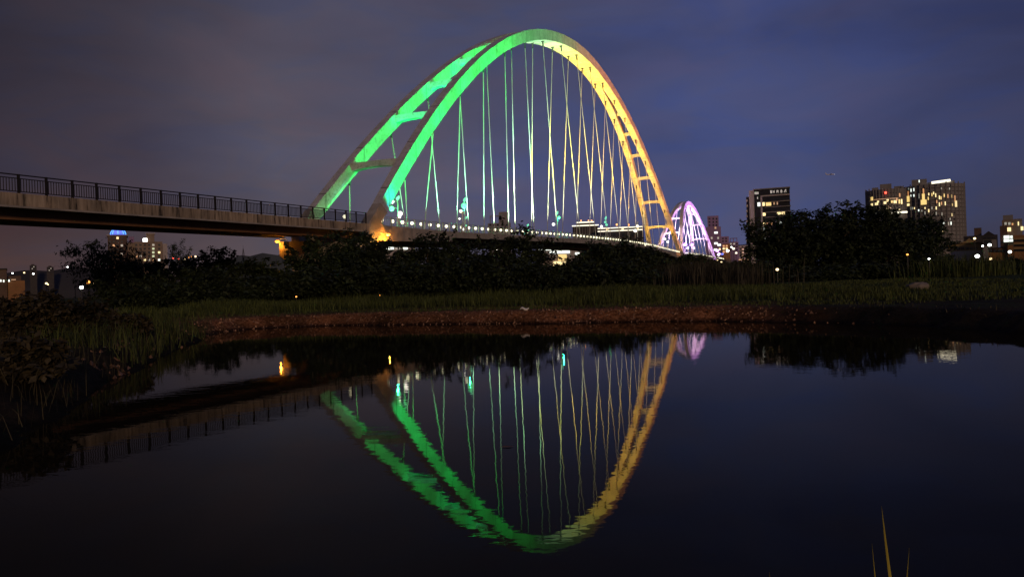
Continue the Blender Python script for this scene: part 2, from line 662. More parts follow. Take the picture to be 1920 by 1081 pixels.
# ------------------------------------------------------------------ arch bridges
def make_arch(label, q0, L, H, zb, wb, wslope, ss, rungs, hang, group, thick=1.0, foot=True, ground_z=0.9):
    root = thing("arch_bridge", AX(q0, 0, 0), label, "bridge", group)

    def cen(q, side):
        tt = (q - q0) / L
        k = max(0.0, 4 * tt * (1 - tt))
        bw = (1.15 + 1.0 * k) * thick
        ww = max(bw / 2 + 0.004, wb - wslope * k)
        return AX(q, side * ww, zb + H * k), bw, (1.8 + 0.5 * k) * thick, k

    nn = Vector((nx, ny, 0))
    for side in (1, -1):
        mb = MB()
        rings = []
        for i in range(97):
            q = q0 - 0.3 + (L + 0.6) * i / 96
            p, bw, dp, k = cen(q, side)
            p1, p0 = cen(q + 0.2, side)[0], cen(q - 0.2, side)[0]
            T = (p1 - p0).normalized()
            e1 = (nn - T * nn.dot(T)).normalized()
            e2 = T.cross(e1)
            if e2.z < 0:
                e2 = -e2
            rings.append([p + e1 * bw / 2 + e2 * dp / 2, p + e1 * bw / 2 - e2 * dp / 2, p - e1 * bw / 2 - e2 * dp / 2, p - e1 * bw / 2 + e2 * dp / 2])
        mb.sweep(rings)
        r = fixn(mb.build("arch_rib", M["white_steel"]))
        keep(r, root)
    for q in rungs:
        a, bw, dp, k = cen(q, 1)
        c, _, _, _ = cen(q, -1)
        T = (cen(q + 0.3, 1)[0] - cen(q - 0.3, 1)[0]).normalized()
        e2 = Vector((0, 0, 1))
        e3 = Vector((ux, uy, 0))
        mb = MB()
        rings = []
        for i in range(13):
            f = i / 12
            p = a.lerp(c, 0.0) + (c - a) * f
            arch = 0.28 * thick * 4 * f * (1 - f) - 0.1
            hh = (0.42 + 0.18 * (1 - 4 * f * (1 - f))) * thick
            p = p + e2 * arch
            rings.append([p + e2 * hh + e3 * 0.55 * thick, p + e2 * hh - e3 * 0.55 * thick, p - e2 * hh - e3 * 0.55 * thick, p - e2 * hh + e3 * 0.55 * thick])
        mb.sweep(rings)
        keep(fixn(mb.build("cross_beam", M["white_steel"])), root)
    for q in hang:
        for side in (1, -1):
            p, bw, dp, k = cen(q, side)
            wbot = 4.8 if q < 12 else float(np.interp(q, [18, 55, 90], [1.5, 1.5, 4.5]))
            topw = p - Vector((0, 0, dp * 0.5 + 0.35))
            bot = AX(q, side * wbot, dz(q) + 0.05)
            mb = MB()
            mb.tube([bot, topw], 0.075 if L > 150 else 0.1, 7)
            mb.tube([bot, bot + (topw - bot).normalized() * 1.6], 0.14, 7)
            keep(mb.build("hanger_cable", M["cable"], smooth=True), root)
            mb = MB()
            d = (topw - bot).normalized()
            mb.tube([topw - d * 1.0, topw + d * 0.55], 0.17, 6)
            mb.tube([topw + d * 0.2 - nn * 0.35, topw + d * 0.2 + nn * 0.35], 0.12, 6)
            keep(mb.build("hanger_bracket", M["bracket"]), root)
    # deck: slab with edge upstands, girder under it, slanted floor beams
    qs = np.linspace(q0 - 1.0, q0 + L + 1.0, 60)
    mb = MB()
    mb.sweep([[AX(q, -5.68, dz(q) - 0.42), AX(q, 5.68, dz(q) - 0.42), AX(q, 5.68, dz(q) - 0.05), AX(q, -5.68, dz(q) - 0.05)] for q in qs])
    keep(fixn(mb.build("deck_slab", M["concrete"])), root)
    for side in (1, -1):
        mb = MB()
        mb.sweep([[AX(q, side * 5.682, dz(q) - 0.85), AX(q, side * 5.94, dz(q) - 0.85), AX(q, side * 5.94, dz(q) + 0.08), AX(q, side * 5.682, dz(q) + 0.08)] for q in qs])
        keep(fixn(mb.build("deck_edge", M["fascia"] if not side else M["concrete"])), root)
    mb = MB()
    mb.sweep([[AX(q, -2.4, dz(q) - 1.9), AX(q, 2.4, dz(q) - 1.9), AX(q, 3.3, dz(q) - 0.43), AX(q, -3.3, dz(q) - 0.43)] for q in qs])
    keep(fixn(mb.build("box_girder", M["girder_warm"])), root)
    for q in np.arange(q0 + 3, q0 + L - 2, 4.4):
        z = dz(q)
        for s in (1, -1):
            mb = MB()
            mb.poly_prism([(2.75, z - 1.6), (5.5, z - 0.75), (5.65, z - 0.45), (3.4, z - 0.45)], lambda a_, b_: AX(q - 0.22, s * a_, b_), lambda a_, b_: AX(q + 0.22, s * a_, b_))
            keep(fixn(mb.build("floor_beam", M["girder_warm"])), root)
    # railings
    for side in (1, -1):
        mb = MB()
        rq = np.arange(q0 + 1, q0 + L - 0.9, 2.0)
        for hgt, rr in ((1.22, 0.045), (0.98, 0.03), (0.16, 0.03)):
            mb.tube([AX(q, side * 5.8, dz(q) + 0.08 + hgt) for q in rq], rr, 5)
        for q in np.arange(q0 + 1.25, q0 + L - 1.2, 0.5 if side > 0 else 1.0):
            mb.tube([AX(q, side * 5.8, dz(q) + 0.2), AX(q, side * 5.8, dz(q) + 1.05)], 0.018, 3)
        rail = keep(mb.build("railing", M["rail_light"]), root)
        if side > 0:
            proto = None
            for q in rq[:95]:
                if proto is None:
                    mb = MB()
                    mb.box(-0.06, 0.06, -0.06, 0.06, 0.08, 1.36)
                    proto = mb.build("railing_post", M["rail_light"])
                    o = proto
                else:
                    o = proto.copy()
                    C.objects.link(o)
                o.location = AX(q, 5.8, dz(q)) - Vector(root.location)
                o.parent = rail
                o.matrix_parent_inverse = rail.matrix_parent_inverse.inverted() @ Matrix.Identity(4)
                o.rotation_euler = (0, 0, math.atan2(uy, ux))
    return root, cen


Hm, ZB = 48.4, 10.8
main_bridge, cen1 = make_arch("big twin rib arch bridge, its near leg lit green and far leg yellow", 0.0, SPAN, Hm, ZB, 5.3, 4.4, 1, [9, 19.5, 29.5, 39.5, 50, 60, SPAN - 60, SPAN - 50, SPAN - 40, SPAN - 30, SPAN - 20, SPAN - 10], [8.7, 18.8, 29.5, 40, 51, 62.6, 74, 86.5, 98, 109, 120.4, 131, 141, 152, 162, 172, 183, 192.3], None)
Q2, L2, H2 = 206.5, 82.0, 23.2
far_bridge, cen2 = make_arch("smaller twin rib arch bridge lit lilac behind the yellow leg", Q2, L2, H2, 9.9, 5.2, 4.4, 1, [Q2 + v for v in (9, 17, 25, L2 - 25, L2 - 17, L2 - 9)], [Q2 + 9 + 9.15 * k for k in range(0, 8)], None, thick=0.72)

# near end block: raked leg foot, filleted into the deep edge girder
for side in (1, -1):
    mb = MB()
    z0 = dz(0)
    outline = [(-2.5, 7.85), (-2.5, 9.7), (0.5, 12.58), (2.0, 11.46), (1.1, 10.85), (0.6, 10.4), (0.45, 10.08), (0.75, 9.86), (1.5, 9.76), (10, 9.8), (19.5, 9.88), (19.5, 8.32), (10, 8.05), (0, 7.75)]
    mb.poly_prism(outline, lambda a_, b_: AX(a_, side * 4.66, b_), lambda a_, b_: AX(a_, side * 5.97, b_))
    keep(fixn(mb.build("leg_foot", M["concrete"])), main_bridge)
    mb = MB()
    outline = [(SPAN + 2.5, 8.2), (SPAN + 2.5, 9.7), (SPAN - 0.5, 12.58), (SPAN - 2.0, 11.46), (SPAN - 0.5, 10.3), (SPAN - 2, 10.12), (SPAN - 18, 10.75), (SPAN - 18, 9.2), (SPAN, 8.1)]
    mb.poly_prism(outline, lambda a_, b_: AX(a_, side * 4.66, b_), lambda a_, b_: AX(a_, side * 5.97, b_))
    keep(fixn(mb.build("leg_foot", M["concrete"])), main_bridge)
    mb = MB()
    mb.poly_prism([(Q2 - 2, 8.0), (Q2 - 2, 9.9), (Q2 - 0.8, 11.0), (Q2 + 0.8, 10.0), (Q2 + 8, 9.95), (Q2 + 8, 8.6)], lambda a_, b_: AX(a_, side * 4.55, b_), lambda a_, b_: AX(a_, side * 5.97, b_))
    keep(fixn(mb.build("leg_foot", M["concrete"])), far_bridge)
# piers
def pier(q, root, capz=7.3, half=3.2):
    mb = MB()
    mb.hexa([AX(q - 1.3, -half, gh(0, 95) - 0.3), AX(q - 1.3, half, 0.6), AX(q + 1.3, half, 0.6), AX(q + 1.3, -half, 0.6), AX(q - 1.3, -half, 5.2), AX(q - 1.3, half, 5.2), AX(q + 1.3, half, 5.2), AX(q + 1.3, -half, 5.2)])
    mb.poly_prism([(-4.9, 8.05), (5.6, 7.6), (5.6, 6.2), (half + 0.1, 5.21), (-half - 0.1, 5.21), (-4.9, 6.2)], lambda a_, b_: AX(q - 1.5, a_, b_), lambda a_, b_: AX(q + 1.5, a_, b_))
    keep(fixn(mb.build("pier", M["concrete"])), root)


mb = MB()
mb.hexa([AX(-2.4, 4.5, 0.5), AX(-2.4, 6.0, 0.5), AX(-0.5, 6.0, 0.5), AX(-0.5, 4.5, 0.5), AX(-2.4, 4.5, 7.84), AX(-2.4, 6.0, 7.84), AX(-0.5, 6.0, 7.77), AX(-0.5, 4.5, 7.77)])
keep(fixn(mb.build("pier", M["concrete"])), main_bridge)
mb = MB()
mb.hexa([AX(-2.4, -6.0, 0.5), AX(-2.4, -4.5, 0.5), AX(-0.5, -4.5, 0.5), AX(-0.5, -6.0, 0.5), AX(-2.4, -6.0, 7.84), AX(-2.4, -4.5, 7.84), AX(-0.5, -4.5, 7.77), AX(-0.5, -6.0, 7.77)])
keep(fixn(mb.build("pier", M["concrete"])), main_bridge)
pier(SPAN + 1.5, main_bridge)
pier(Q2 + L2 + 1, far_bridge)

# ------------------------------------------------------------------ approach viaduct (left of the photo)
app = thing("approach_viaduct", AX(-50, 0, 0), "long stained concrete approach ramp with dark balustrade leading to the big arch", "viaduct")
qs = np.linspace(-130, -3.45, 64)
mb = MB()
mb.sweep([[AX(q, -6.4, dz(q) - 0.5), AX(q, 6.4, dz(q) - 0.5), AX(q, 6.4, dz(q) - 0.05), AX(q, -6.4, dz(q) - 0.05)] for q in qs])
keep(fixn(mb.build("deck_slab", M["concrete"])), app)
for side in (1, -1):
    mb = MB()
    mb.sweep([[AX(q, side * 6.402, dz(q) - 0.78), AX(q, side * 6.7, dz(q) - 0.78), AX(q, side * 6.7, dz(q) + 0.1), AX(q, side * 6.402, dz(q) + 0.1)] for q in qs])
    keep(fixn(mb.build("deck_edge", M["fascia"])), app)
    mb = MB()
    mb.sweep([[AX(q, side * 6.2, dz(q) - 0.92), AX(q, side * 6.78, dz(q) - 0.92), AX(q, side * 6.78, dz(q) - 0.785), AX(q, side * 6.2, dz(q) - 0.785)] for q in qs])
    keep(fixn(mb.build("drip_ledge", M["concrete"])), app)
mb = MB()
mb.sweep([[AX(q, 2.7, dz(q) - 1.5), AX(q, 5.0, dz(q) - 1.6), AX(q, 5.15, dz(q) - 0.51), AX(q, 2.6, dz(q) - 0.51)] for q in qs])
keep(fixn(mb.build("box_girder", M["girder_warm"])), app)
mb = MB()
mb.sweep([[AX(q, -5.0, dz(q) - 0.86), AX(q, -2.7, dz(q) - 0.86), AX(q, -2.6, dz(q) - 0.51), AX(q, -5.15, dz(q) - 0.51)] for q in qs])
keep(fixn(mb.build("box_girder", M["girder_warm"])), app)
for side in (1, -1):
    mb = MB()
    rq = np.arange(-127.9, -3.5, 2.0) - 0.0
    for hgt, rr in ((1.3, 0.05), (1.05, 0.035), (0.14, 0.035)):
        mb.tube([AX(q, side * 6.55, dz(q) + 0.1 + hgt) for q in rq], rr, 5)
    for q in np.arange(-79.9, -4, 0.2):
        if side > 0 or -75 < q:
            mb.tube([AX(q, side * 6.55, dz(q) + 0.24), AX(q, side * 6.55, dz(q) + 1.15)], 0.034, 4)
    rail = keep(mb.build("railing", M["rail_dark"]), app)
    proto = None
    for q in rq:
        if q < -85:
            continue
        if proto is None:
            mb = MB()
            mb.box(-0.07, 0.07, -0.07, 0.07, -0.25, 1.44)
            proto = mb.build("railing_post", M["rail_dark"])
            o = proto
        else:
            o = proto.copy()
            C.objects.link(o)
        o.location = AX(q, side * 6.62, dz(q)) - Vector(app.location)
        o.parent = rail
        o.matrix_parent_inverse = rail.matrix_parent_inverse.inverted()
        o.rotation_euler = (0, 0, math.atan2(uy, ux))
pier(-4.6, app)
pier(-84, app)

far_app = thing("approach_viaduct", AX(Q2 + L2 + 3, 0, 0), "distant low concrete viaduct running on beyond the lilac arch", "viaduct")
qs = np.linspace(Q2 + L2 + 3.5, Q2 + L2 + 190, 30)
mb = MB()
mb.sweep([[AX(q, -6.4, dz(q) - 1.2), AX(q, 6.4, dz(q) - 1.2), AX(q, 6.6, dz(q)), AX(q, -6.6, dz(q))] for q in qs])
keep(fixn(mb.build("deck_slab", M["concrete"])), far_app)
mb = MB()
for hgt in (1.2, 0.7, 0.2):
    mb.tube([AX(q, 6.5, dz(q) + hgt) for q in qs], 0.05, 4)
keep(mb.build("railing", M["rail_light"]), far_app)
mb = MB()
for q in np.arange(Q2 + L2 + 40, Q2 + L2 + 190, 40):
    pm = MB()
    pm.hexa([AX(q - 1, -2, 0), AX(q - 1, 2, 0), AX(q + 1, 2, 0), AX(q + 1, -2, 0), AX(q - 1, -4, dz(q) - 1.21), AX(q - 1, 4, dz(q) - 1.21), AX(q + 1, 4, dz(q) - 1.21), AX(q + 1, -4, dz(q) - 1.21)])
    keep(fixn(pm.build("pier", M["concrete"])), far_app)


# ------------------------------------------------------------------ the bridge's own floodlighting
def lerp_stops(x, stops):
    xs_ = [s[0] for s in stops]
    return tuple(float(np.interp(x, xs_, [s[1][i] for s in stops])) for i in range(len(stops[0][1])))


SIDE = [(0, (0.0, 1.0, 0.16, 1.7)), (45, (0.0, 1.0, 0.11, 1.4)), (55, (0.04, 1.0, 0.15, 0.5)), (68, (0.12, 1.0, 0.28, 0.26)), (84, (0.3, 1.0, 0.3, 0.22)), (97, (1.0, 0.55, 0.25, 0.3)), (115, (1.0, 0.32, 0.16, 0.42)), (150, (1.0, 0.28, 0.09, 0.5)), (205, (1.0, 0.38, 0.12, 0.55))]
for q in range(5, 200, 10):
    c = lerp_stops(q, SIDE)
    p = cen1(q, 1)[0]
    tgt = Vector(AX(q, 0.5, p.z + (2.5 if q < 8 else 0)))
    loc = AX(q, 26, max(13.0, p.z - 22))
    r2 = (tgt - loc).length_squared
    spot("flood_side", loc, tgt, 60 * r2 * c[3], c[:3], 30 if q < 8 else 44, 0.7)
spot("flood_foot", AX(10, 0.5, 10.9), AX(4.2, -5, 14.6), 2300, (0.22, 1.0, 0.26), 76, 0.9)
spot("flood_foot", AX(3.0, 11, 11.4), AX(3.4, 5, 13.8), 2200, (0.0, 0.75, 1.0), 34, 0.9)
# lamps under the cable fan, steeper than the ribs so that the ribs' backs stay dark
CABLE = [(0, (0.22, 1.0, 0.5)), (60, (0.34, 1.0, 0.6)), (85, (0.75, 1.0, 0.55)), (120, (1.0, 0.97, 0.66)), (205, (1.0, 0.93, 0.58))]
for q in (9, 14, 18.8, 24, 29.5, 35, 40, 45.5, 51, 57, 62.6, 74, 86.5, 98, 109, 120, 131, 141, 152, 162, 172, 183):
    p = cen1(q, 1)[0]
    off = 0.6 * (p.z - 11)
    loc = AX(q - off, 0, dz(q - off) + 1.5)
    spot("flood_cable", loc, AX(q, 0, 11 + (p.z - 11) * 0.6), (5 if q < 70 else 7) * (p - loc).length_squared, lerp_stops(q, CABLE), 62, 0.9)
for q in (19.5, 29.5, 39.5):
    p = cen1(q, 1)[0]
    p.x, p.y = AX(q, 0, 0).x, AX(q, 0, 0).y
    loc = AX(q - 7, 0, p.z - 6)
    spot("flood_beam", loc, p, 90 * (p - loc).length_squared, (0.0, 1.0, 0.3), 50, 0.5)
DECK = [(70, (0.36, 1.0, 0.6)), (80, (0.62, 1.0, 0.5)), (92, (0.8, 0.8, 0.08)), (115, (1.0, 0.60, 0.03)), (205, (1.0, 0.48, 0.02))]
for q in range(72, 206, 10):
    c = lerp_stops(q, DECK)
    p = cen1(min(q, SPAN - 1), 1)[0]
    loc = AX(q - 24, 0, dz(q - 24) + 2.2)
    tgt = AX(q, 0, 13 + (p.z - 13) * 0.97)
    spot("flood_deck", loc, tgt, 64 * (p - loc).length_squared, c, 30, 0.6)
for k in range(0, 10):
    q = Q2 + 4 + k * (L2 - 8) / 9
    p = cen2(q, 1)[0]
    tgt = AX(q, 0.5, p.z)
    loc = AX(q, 22, max(11.5, p.z - 14))
    spot("flood_side", loc, tgt, 70 * (tgt - loc).length_squared, (0.68, 0.28, 1.0), 46, 0.7)
    loc = AX(q - 14, 0, dz(q - 14) + 2.2)
    spot("flood_deck", loc, AX(q, 0, 12 + (p.z - 12) * 0.8), 80 * (p - loc).length_squared, (0.92, 0.62, 1.0), 60, 0.9)


# ------------------------------------------------------------------ lamps on the bridge
def globe_lamp(z_hgt=0.86, m="globe_warm"):
    r = thing("railing_lamp", (0, 0, 0), "round warm globe lamp on a short post along the bridge railing", "lamp", "globe lamps along the bridge railing")
    mb = MB()
    mb.tube([(0, 0, 0), (0, 0, z_hgt - 0.15)], 0.045, 6)
    mb.build("post", M["post_paint"], r)
    mb = MB()
    mb.ball((0, 0, z_hgt), 0.23, 10, 7)
    mb.build("globe", M[m], r, smooth=True)
    return r


proto = globe_lamp()
skip = (17.5, 25.0)
first = True
for q in np.arange(1.3, SPAN - 2, 2.47):
    if any(abs(q - s_) < 1.0 for s_ in skip):
        continue
    loc = AX(q, 5.5, dz(q) + 0.0)
    if first:
        proto.location = loc
        first = False
    else:
        dup(proto, loc)
for q in list(np.arange(Q2 + 2, Q2 + L2 + 30, 3.2)) + [-6.6]:
    dup(proto, AX(q, 5.5, dz(q)), label="round warm globe lamp on the railing beside the lilac arch" if q > 0 else "lone globe lamp at the end of the approach balustrade", group="globe lamps by the lilac arch" if q > 0 else "lone globe lamp")


def leaf_lamp(loc, hgt, label, greens, whites, cat="street lamp"):
    """ornamental post: bowed stem, leaf-shaped finial, bracket arms with globes"""
    r = thing("ornamental_lamp", loc, label, cat, "ornamental leaf topped lamps on the bridge deck")
    mb = MB()
    pts = [Vector((0.22 * math.sin(f * 2.6), 0, hgt * f)) for f in np.linspace(0, 0.86, 9)]
    mb.tube(pts, [0.1 - 0.04 * i / 8 for i in range(9)], 8)
    mb.box(-0.2, 0.2, -0.2, 0.2, 0, 0.25)
    mb.build("post", M["post_paint"], r, smooth=False)
    tipb = pts[-1]
    mb = MB()
    rings = []
    for i in range(9):
        f = i / 8
        wd = 0.22 * math.sin(math.pi * min(1, f * 1.02)) ** 0.8 + 0.015
        c_ = tipb + Vector((0.25 * f * f, 0, hgt * 0.15 * f))
        rings.append([c_ + Vector((wd, 0, 0)), c_ + Vector((0, 0.06, 0)), c_ + Vector((-wd, 0, 0)), c_ + Vector((0, -0.06, 0))])
    mb.sweep(rings)
    mb.build("leaf_finial", M["globe_cyan"] if greens else M["post_paint"], r)
    for (x, z, rad, m) in greens + whites:
        a = MB()
        zz_ = min(z, hgt * 0.84)
        sx = 0.22 * math.sin(zz_ / hgt * 2.6)
        a.tube([(sx, 0, z - 0.05), (sx + (x - sx) * 0.5, 0, z + 0.08), (x, 0, z)], 0.035, 5)
        arm = a.build("arm", M["post_paint"], r)
        a = MB()
        a.ball((x, 0, z), rad, 12, 8)
        a.build("globe", M[m], arm, smooth=True)
        if m == G:
            l = point("lamp_light", (x, 0, z - rad - 0.15), 320, (0.02, 1.0, 0.4), 0.12)
            l.parent = r
    return r


G, W_, P_ = "globe_green", "globe_white", "globe_purple"
leaf_lamp(AX(5.0, 5.4, dz(5.0)), 4.3, "near leaf topped bridge lamp with green globe left and pale globes, beside green leg", [(-0.62, 2.65, 0.34, G)], [(-0.5, 3.55, 0.24, W_), (0.5, 1.95, 0.3, W_), (0.4, 1.5, 0.18, W_)])
leaf_lamp(AX(24.6, 5.4, dz(24.6)), 5.6, "tall leaf topped bridge lamp with the brightest green globe at its head", [(0.1, 4.3, 0.44, G)], [(-0.45, 3.45, 0.24, "globe_warm")])
leaf_lamp(AX(23.4, 5.6, dz(23.4)), 3.3, "short pale leaf topped post beside the tall green globe lamp", [], [(-0.3, 2.2, 0.14, W_)])
leaf_lamp(AX(67, 5.4, dz(67)), 5.6, "leaf topped bridge lamp with green globe right and white globe left", [(0.6, 4.3, 0.3, G)], [(-0.6, 2.9, 0.3, W_)])
leaf_lamp(AX(46, -5.4, dz(46)), 4.3, "green lit leaf topped lamp on far deck edge, left of the middle", [(0.3, 2.6, 0.2, "globe_cyan")], [(-0.4, 1.9, 0.26, W_)])
leaf_lamp(AX(77, -5.4, dz(77)), 4.0, "green lit leaf topped lamp on far deck edge, right of the middle", [(0.3, 2.6, 0.24, "globe_cyan")], [(-0.35, 1.8, 0.26, "globe_cyan")])
leaf_lamp(AX(103, 5.4, dz(103)), 6.4, "green leaf topped bridge lamp in front of the white banded block", [(0.1, 5.0, 0.3, "globe_cyan"), (0.4, 4.3, 0.3, "globe_cyan")], [(-0.9, 3.9, 0.34, W_)])
leaf_lamp(AX(136, 5.4, dz(136)), 7.0, "white globe leaf topped bridge lamp just left of the yellow leg", [], [(0.2, 5.6, 0.4, "globe_warm"), (-0.5, 4.3, 0.45, W_)])
leaf_lamp(AX(177, 5.4, dz(177)), 6.0, "white globe bridge lamp under the foot beam of the yellow leg", [], [(-0.5, 4.2, 0.4, W_), (0.5, 3.2, 0.4, W_)])
leaf_lamp(AX(192, -5.0, dz(192)), 6.0, "warm globe bridge lamp between the yellow leg's two feet", [], [(-0.5, 3.6, 0.4, "globe_warm"), (0.4, 2.6, 0.4, W_)])
for i, (q, wv, h_, lab) in enumerate([(214, 5.0, 4.2, "purple floodlight at the left foot of the lilac arch"), (240, 3.0, 5.0, "purple floodlight in the middle of the lilac arch"), (282, 7.5, 3.6, "purple floodlight at the right foot of the lilac arch")]):
    r = thing("floodlight", AX(q, wv, dz(q)), lab, "floodlight", "purple floodlights by the lilac arch")
    mb = MB()
    mb.tube([(0, 0, 0), (0, 0, h_)], 0.08, 6)
    mb.build("post", M["post_paint"], r)
    mb = MB()
    mb.ball((0, 0, h_), 0.75, 12, 8, 0.8)
    mb.build("lamp_head", M["globe_purple"], r, smooth=True)
    mb = MB()
    mb.ball((0.9, 0, h_ - 1.4), 0.4, 10, 7)
    mb.build("globe", M["globe_lilac"], r, smooth=True)


# sodium lamps under the deck
def sodium_lamp(base, arm_to, label, power, off):
    r = thing("sodium_lamp", base, label, "lamp", "orange lamps on the bridge pier")
    d = Vector(arm_to) - Vector(base)
    mb = MB()
    mb.tube([(0, 0, -0.9), (0, 0, 0.25), d * 0.5 + Vector((0, 0, 0.35)), d + Vector((0, 0, 0.12))], 0.05, 6)
    mb.build("arm", M["rail_light"], r)
    mb = MB()
    mb.ball(d, 0.3, 12, 8, 0.55)
    mb.build("lamp_head", M["sodium"], r, smooth=True)
    l = point("lamp_light", d + Vector(off), power, (1.0, 0.30, 0.02), 0.1)
    l.parent = r
    return r


sodium_lamp(AX(-6.2, -3.7, 8.0), AX(-6.4, -4.9, 8.05), "orange sodium lamp on the far end of the pier cap", 130, (0, -0.3, -0.4))
sodium_lamp(AX(-1.6, 6.1, 8.5), AX(1.1, 6.5, 8.55), "orange sodium lamp on the near corner above the yellow lit pier", 420, (-0.1, -0.25, -0.45))
point("lamp_light", AX(-0.4, 7.0, 7.2), 260, (1.0, 0.45, 0.05), 0.1)

exec_trees = True


# ------------------------------------------------------------------ vegetation
def leaves(mb_v, mb_f, centers, size, droop=0.0, aspect=0.55):
    n = len(centers)
    a = rng.uniform(0, 2 * math.pi, n)
    el = rng.normal(-0.25 - droop, 0.55, n)
    d = np.stack([np.cos(a) * np.cos(el), np.sin(a) * np.cos(el), np.sin(el)], -1)
    up = np.stack([rng.normal(0, 0.5, n), rng.normal(0, 0.5, n), np.ones(n)], -1)
    s = np.cross(d, up)
    s /= np.linalg.norm(s, axis=1)[:, None] + 1e-9
    L = size * rng.uniform(0.6, 1.3, n)[:, None]
    W = L * aspect * 0.5
    nrm = np.cross(s, d)
    base = centers
    tip = centers + d * L - nrm * L * 0.08
    m1 = centers + d * L * 0.45 + s * W
    m2 = centers + d * L * 0.45 - s * W
    v = np.stack([base, m1, tip, m2], 1).reshape(-1, 3)
    o = sum(len(x) for x in mb_v)
    mb_v.append(v)
    k = np.arange(n) * 4 + o
    mb_f.append(np.stack([k, k + 1, k + 2, k + 3], -1))


def mesh_np(name, vs, fs, m, parent=None):
    me_ = bpy.data.meshes.new(name)
    V_ = np.concatenate(vs)
    F_ = np.concatenate(fs)
    me_.from_pydata(V_.tolist(), [], F_.tolist())
    me_.materials.append(m)
    o = bpy.data.objects.new(name, me_)
    C.objects.link(o)
    if parent:
        o.parent = parent
    return o


def tree(name, px, top, width_px, Y, label, cat, m="leaf_dark", nleaf=8000, size=0.36, lobes=12, base_z=None, low=0.12, group=None, droop=0.0, aspect=0.55, sparse=1.0, depth=None, trunk=True, nlimb=6):
    c = at(px, top, Y)
    wd = width_px * Y / F
    g = gh(c.x, Y)
    Hh = c.z - g
    r = thing(name, (c.x, Y, g), label, cat, group)
    dep = depth or wd * 0.75
    vs, fs = [], []
    lob = []
    for i in range(lobes):
        a = rng.uniform(0, 2 * math.pi)
        rr = rng.uniform(0.15, 0.75) ** 0.7
        hz = rng.uniform(low + 0.12, 0.80)
        taper = math.sqrt(max(0.08, 1 - ((hz - 0.42) / 0.62) ** 2))
        lob.append((math.cos(a) * rr * wd * 0.42 * taper, math.sin(a) * rr * dep * 0.42 * taper, hz * Hh, rng.uniform(0.2, 0.34) * wd * 0.8, rng.uniform(0.14, 0.24) * Hh))
    lob.append((rng.uniform(-0.1, 0.1) * wd, 0, Hh * 0.82, wd * 0.2, Hh * 0.17))
    lob.append((0, 0, Hh * 0.42, wd * 0.36, Hh * 0.36))
    tot = sum(l[3] * l[4] for l in lob)
    for (lx, ly, lz, lr, lh) in lob:
        n = int(nleaf * 1.5 * lr * lh / tot)
        # clusters on the lobe's surface, so that the crown has clumps and gaps
        nc = max(6, n // 26)
        u_ = rng.normal(size=(nc, 3))
        u_ /= np.linalg.norm(u_, axis=1)[:, None]
        cc = u_ * (rng.uniform(0.45, 1.0, nc) ** 0.5)[:, None] * np.array([lr, lr * dep / wd, lh]) + np.array([lx, ly, lz])
        pts = np.repeat(cc, max(1, n // nc), 0)
        pts = pts + rng.normal(0, 0.2 * sparse, pts.shape) * np.array([1, 1, 0.7]) * (size / 0.34)
        pts = pts[pts[:, 2] > 0.05]
        leaves(vs, fs, pts, size, droop, aspect)
    for i in range(14):
        lx, ly, lz, lr, lh = lob[rng.integers(len(lob))]
        a = rng.uniform(0, 2 * math.pi)
        st = np.array([lx + lr * 0.8 * math.cos(a), ly + lr * 0.5 * math.sin(a), lz + lh * rng.uniform(0.3, 0.95)])
        dr = np.array([0.55 * math.cos(a), 0.4 * math.sin(a), rng.uniform(0.4, 1.1)]) * Hh * rng.uniform(0.1, 0.2)
        f_ = rng.uniform(0, 1, 34)[:, None]
        leaves(vs, fs, st + dr * f_ + rng.normal(0, 0.09, (34, 3)) * (1.2 - f_) * (size / 0.34), size * 0.9, droop, aspect)
    V_ = np.concatenate(vs)
    zt_ = np.percentile(V_[:, 2], 98.6)
    V_[:, 2] *= Hh / zt_
    lo_, hi_ = np.percentile(V_[:, 0], [1.5, 98.5])
    V_[:, 0] = (V_[:, 0] - (lo_ + hi_) / 2) * (wd / (hi_ - lo_))
    mesh_np("crown", [V_], fs, M[m], r)
    if trunk:
        mb = MB()
        k = 0.035 * wd + 0.05
        mb.tube([(0, 0, -0.2), (0.08, 0.02, Hh * 0.2), (-0.05, 0.05, Hh * 0.45), (0.02, 0, Hh * 0.78)], [k, k * 0.8, k * 0.55, k * 0.2], 7)
        for (lx, ly, lz, lr, lh) in lob[:nlimb]:
            z0_ = min(Hh * 0.4, lz * 0.55)
            mb.tube([(0, 0.02, z0_), (lx * 0.5, ly * 0.5, (z0_ + lz) * 0.55), (lx, ly, lz)], [k * 0.5, k * 0.33, k * 0.1], 5)
        mb.build("trunk", M["bark"], r)
    return r


TG = "trees along the bank in front of the bridge"
tree("broadleaf_tree", 205, 456, 136, 80, "shaggy open tree in front of the flats with the blue dome", "tree", "leaf_shaggy", 4200, 0.36, 11, group=TG, droop=0.5, aspect=0.3, sparse=1.5)
tree("small_tree", 338, 456, 44, 100, "small feathery tree standing alone right of the blue domed flats", "tree", "leaf_shaggy", 900, 0.4, 5, group=TG, aspect=0.3, sparse=1.4)
tree("broadleaf_tree", 300, 490, 150, 82, "dark rounded tree below the approach ramp right of shaggy tree", "tree", "leaf_dark", 4200, 0.36, 9, group=TG)
tree("broadleaf_tree", 410, 470, 130, 85, "dark tree left of the hill under the approach ramp", "tree", "leaf_dark", 4600, 0.34, 9, group=TG)
tree("broadleaf_tree", 500, 489, 84, 88, "low green tree in front of the distant hill under the ramp", "tree", "leaf_mid", 3000, 0.32, 8, group=TG)
tree("broadleaf_tree", 622, 448, 160, 76, "large round tree hiding the pier with the orange lamp", "tree", "leaf_mid", 7000, 0.32, 12, group=TG)
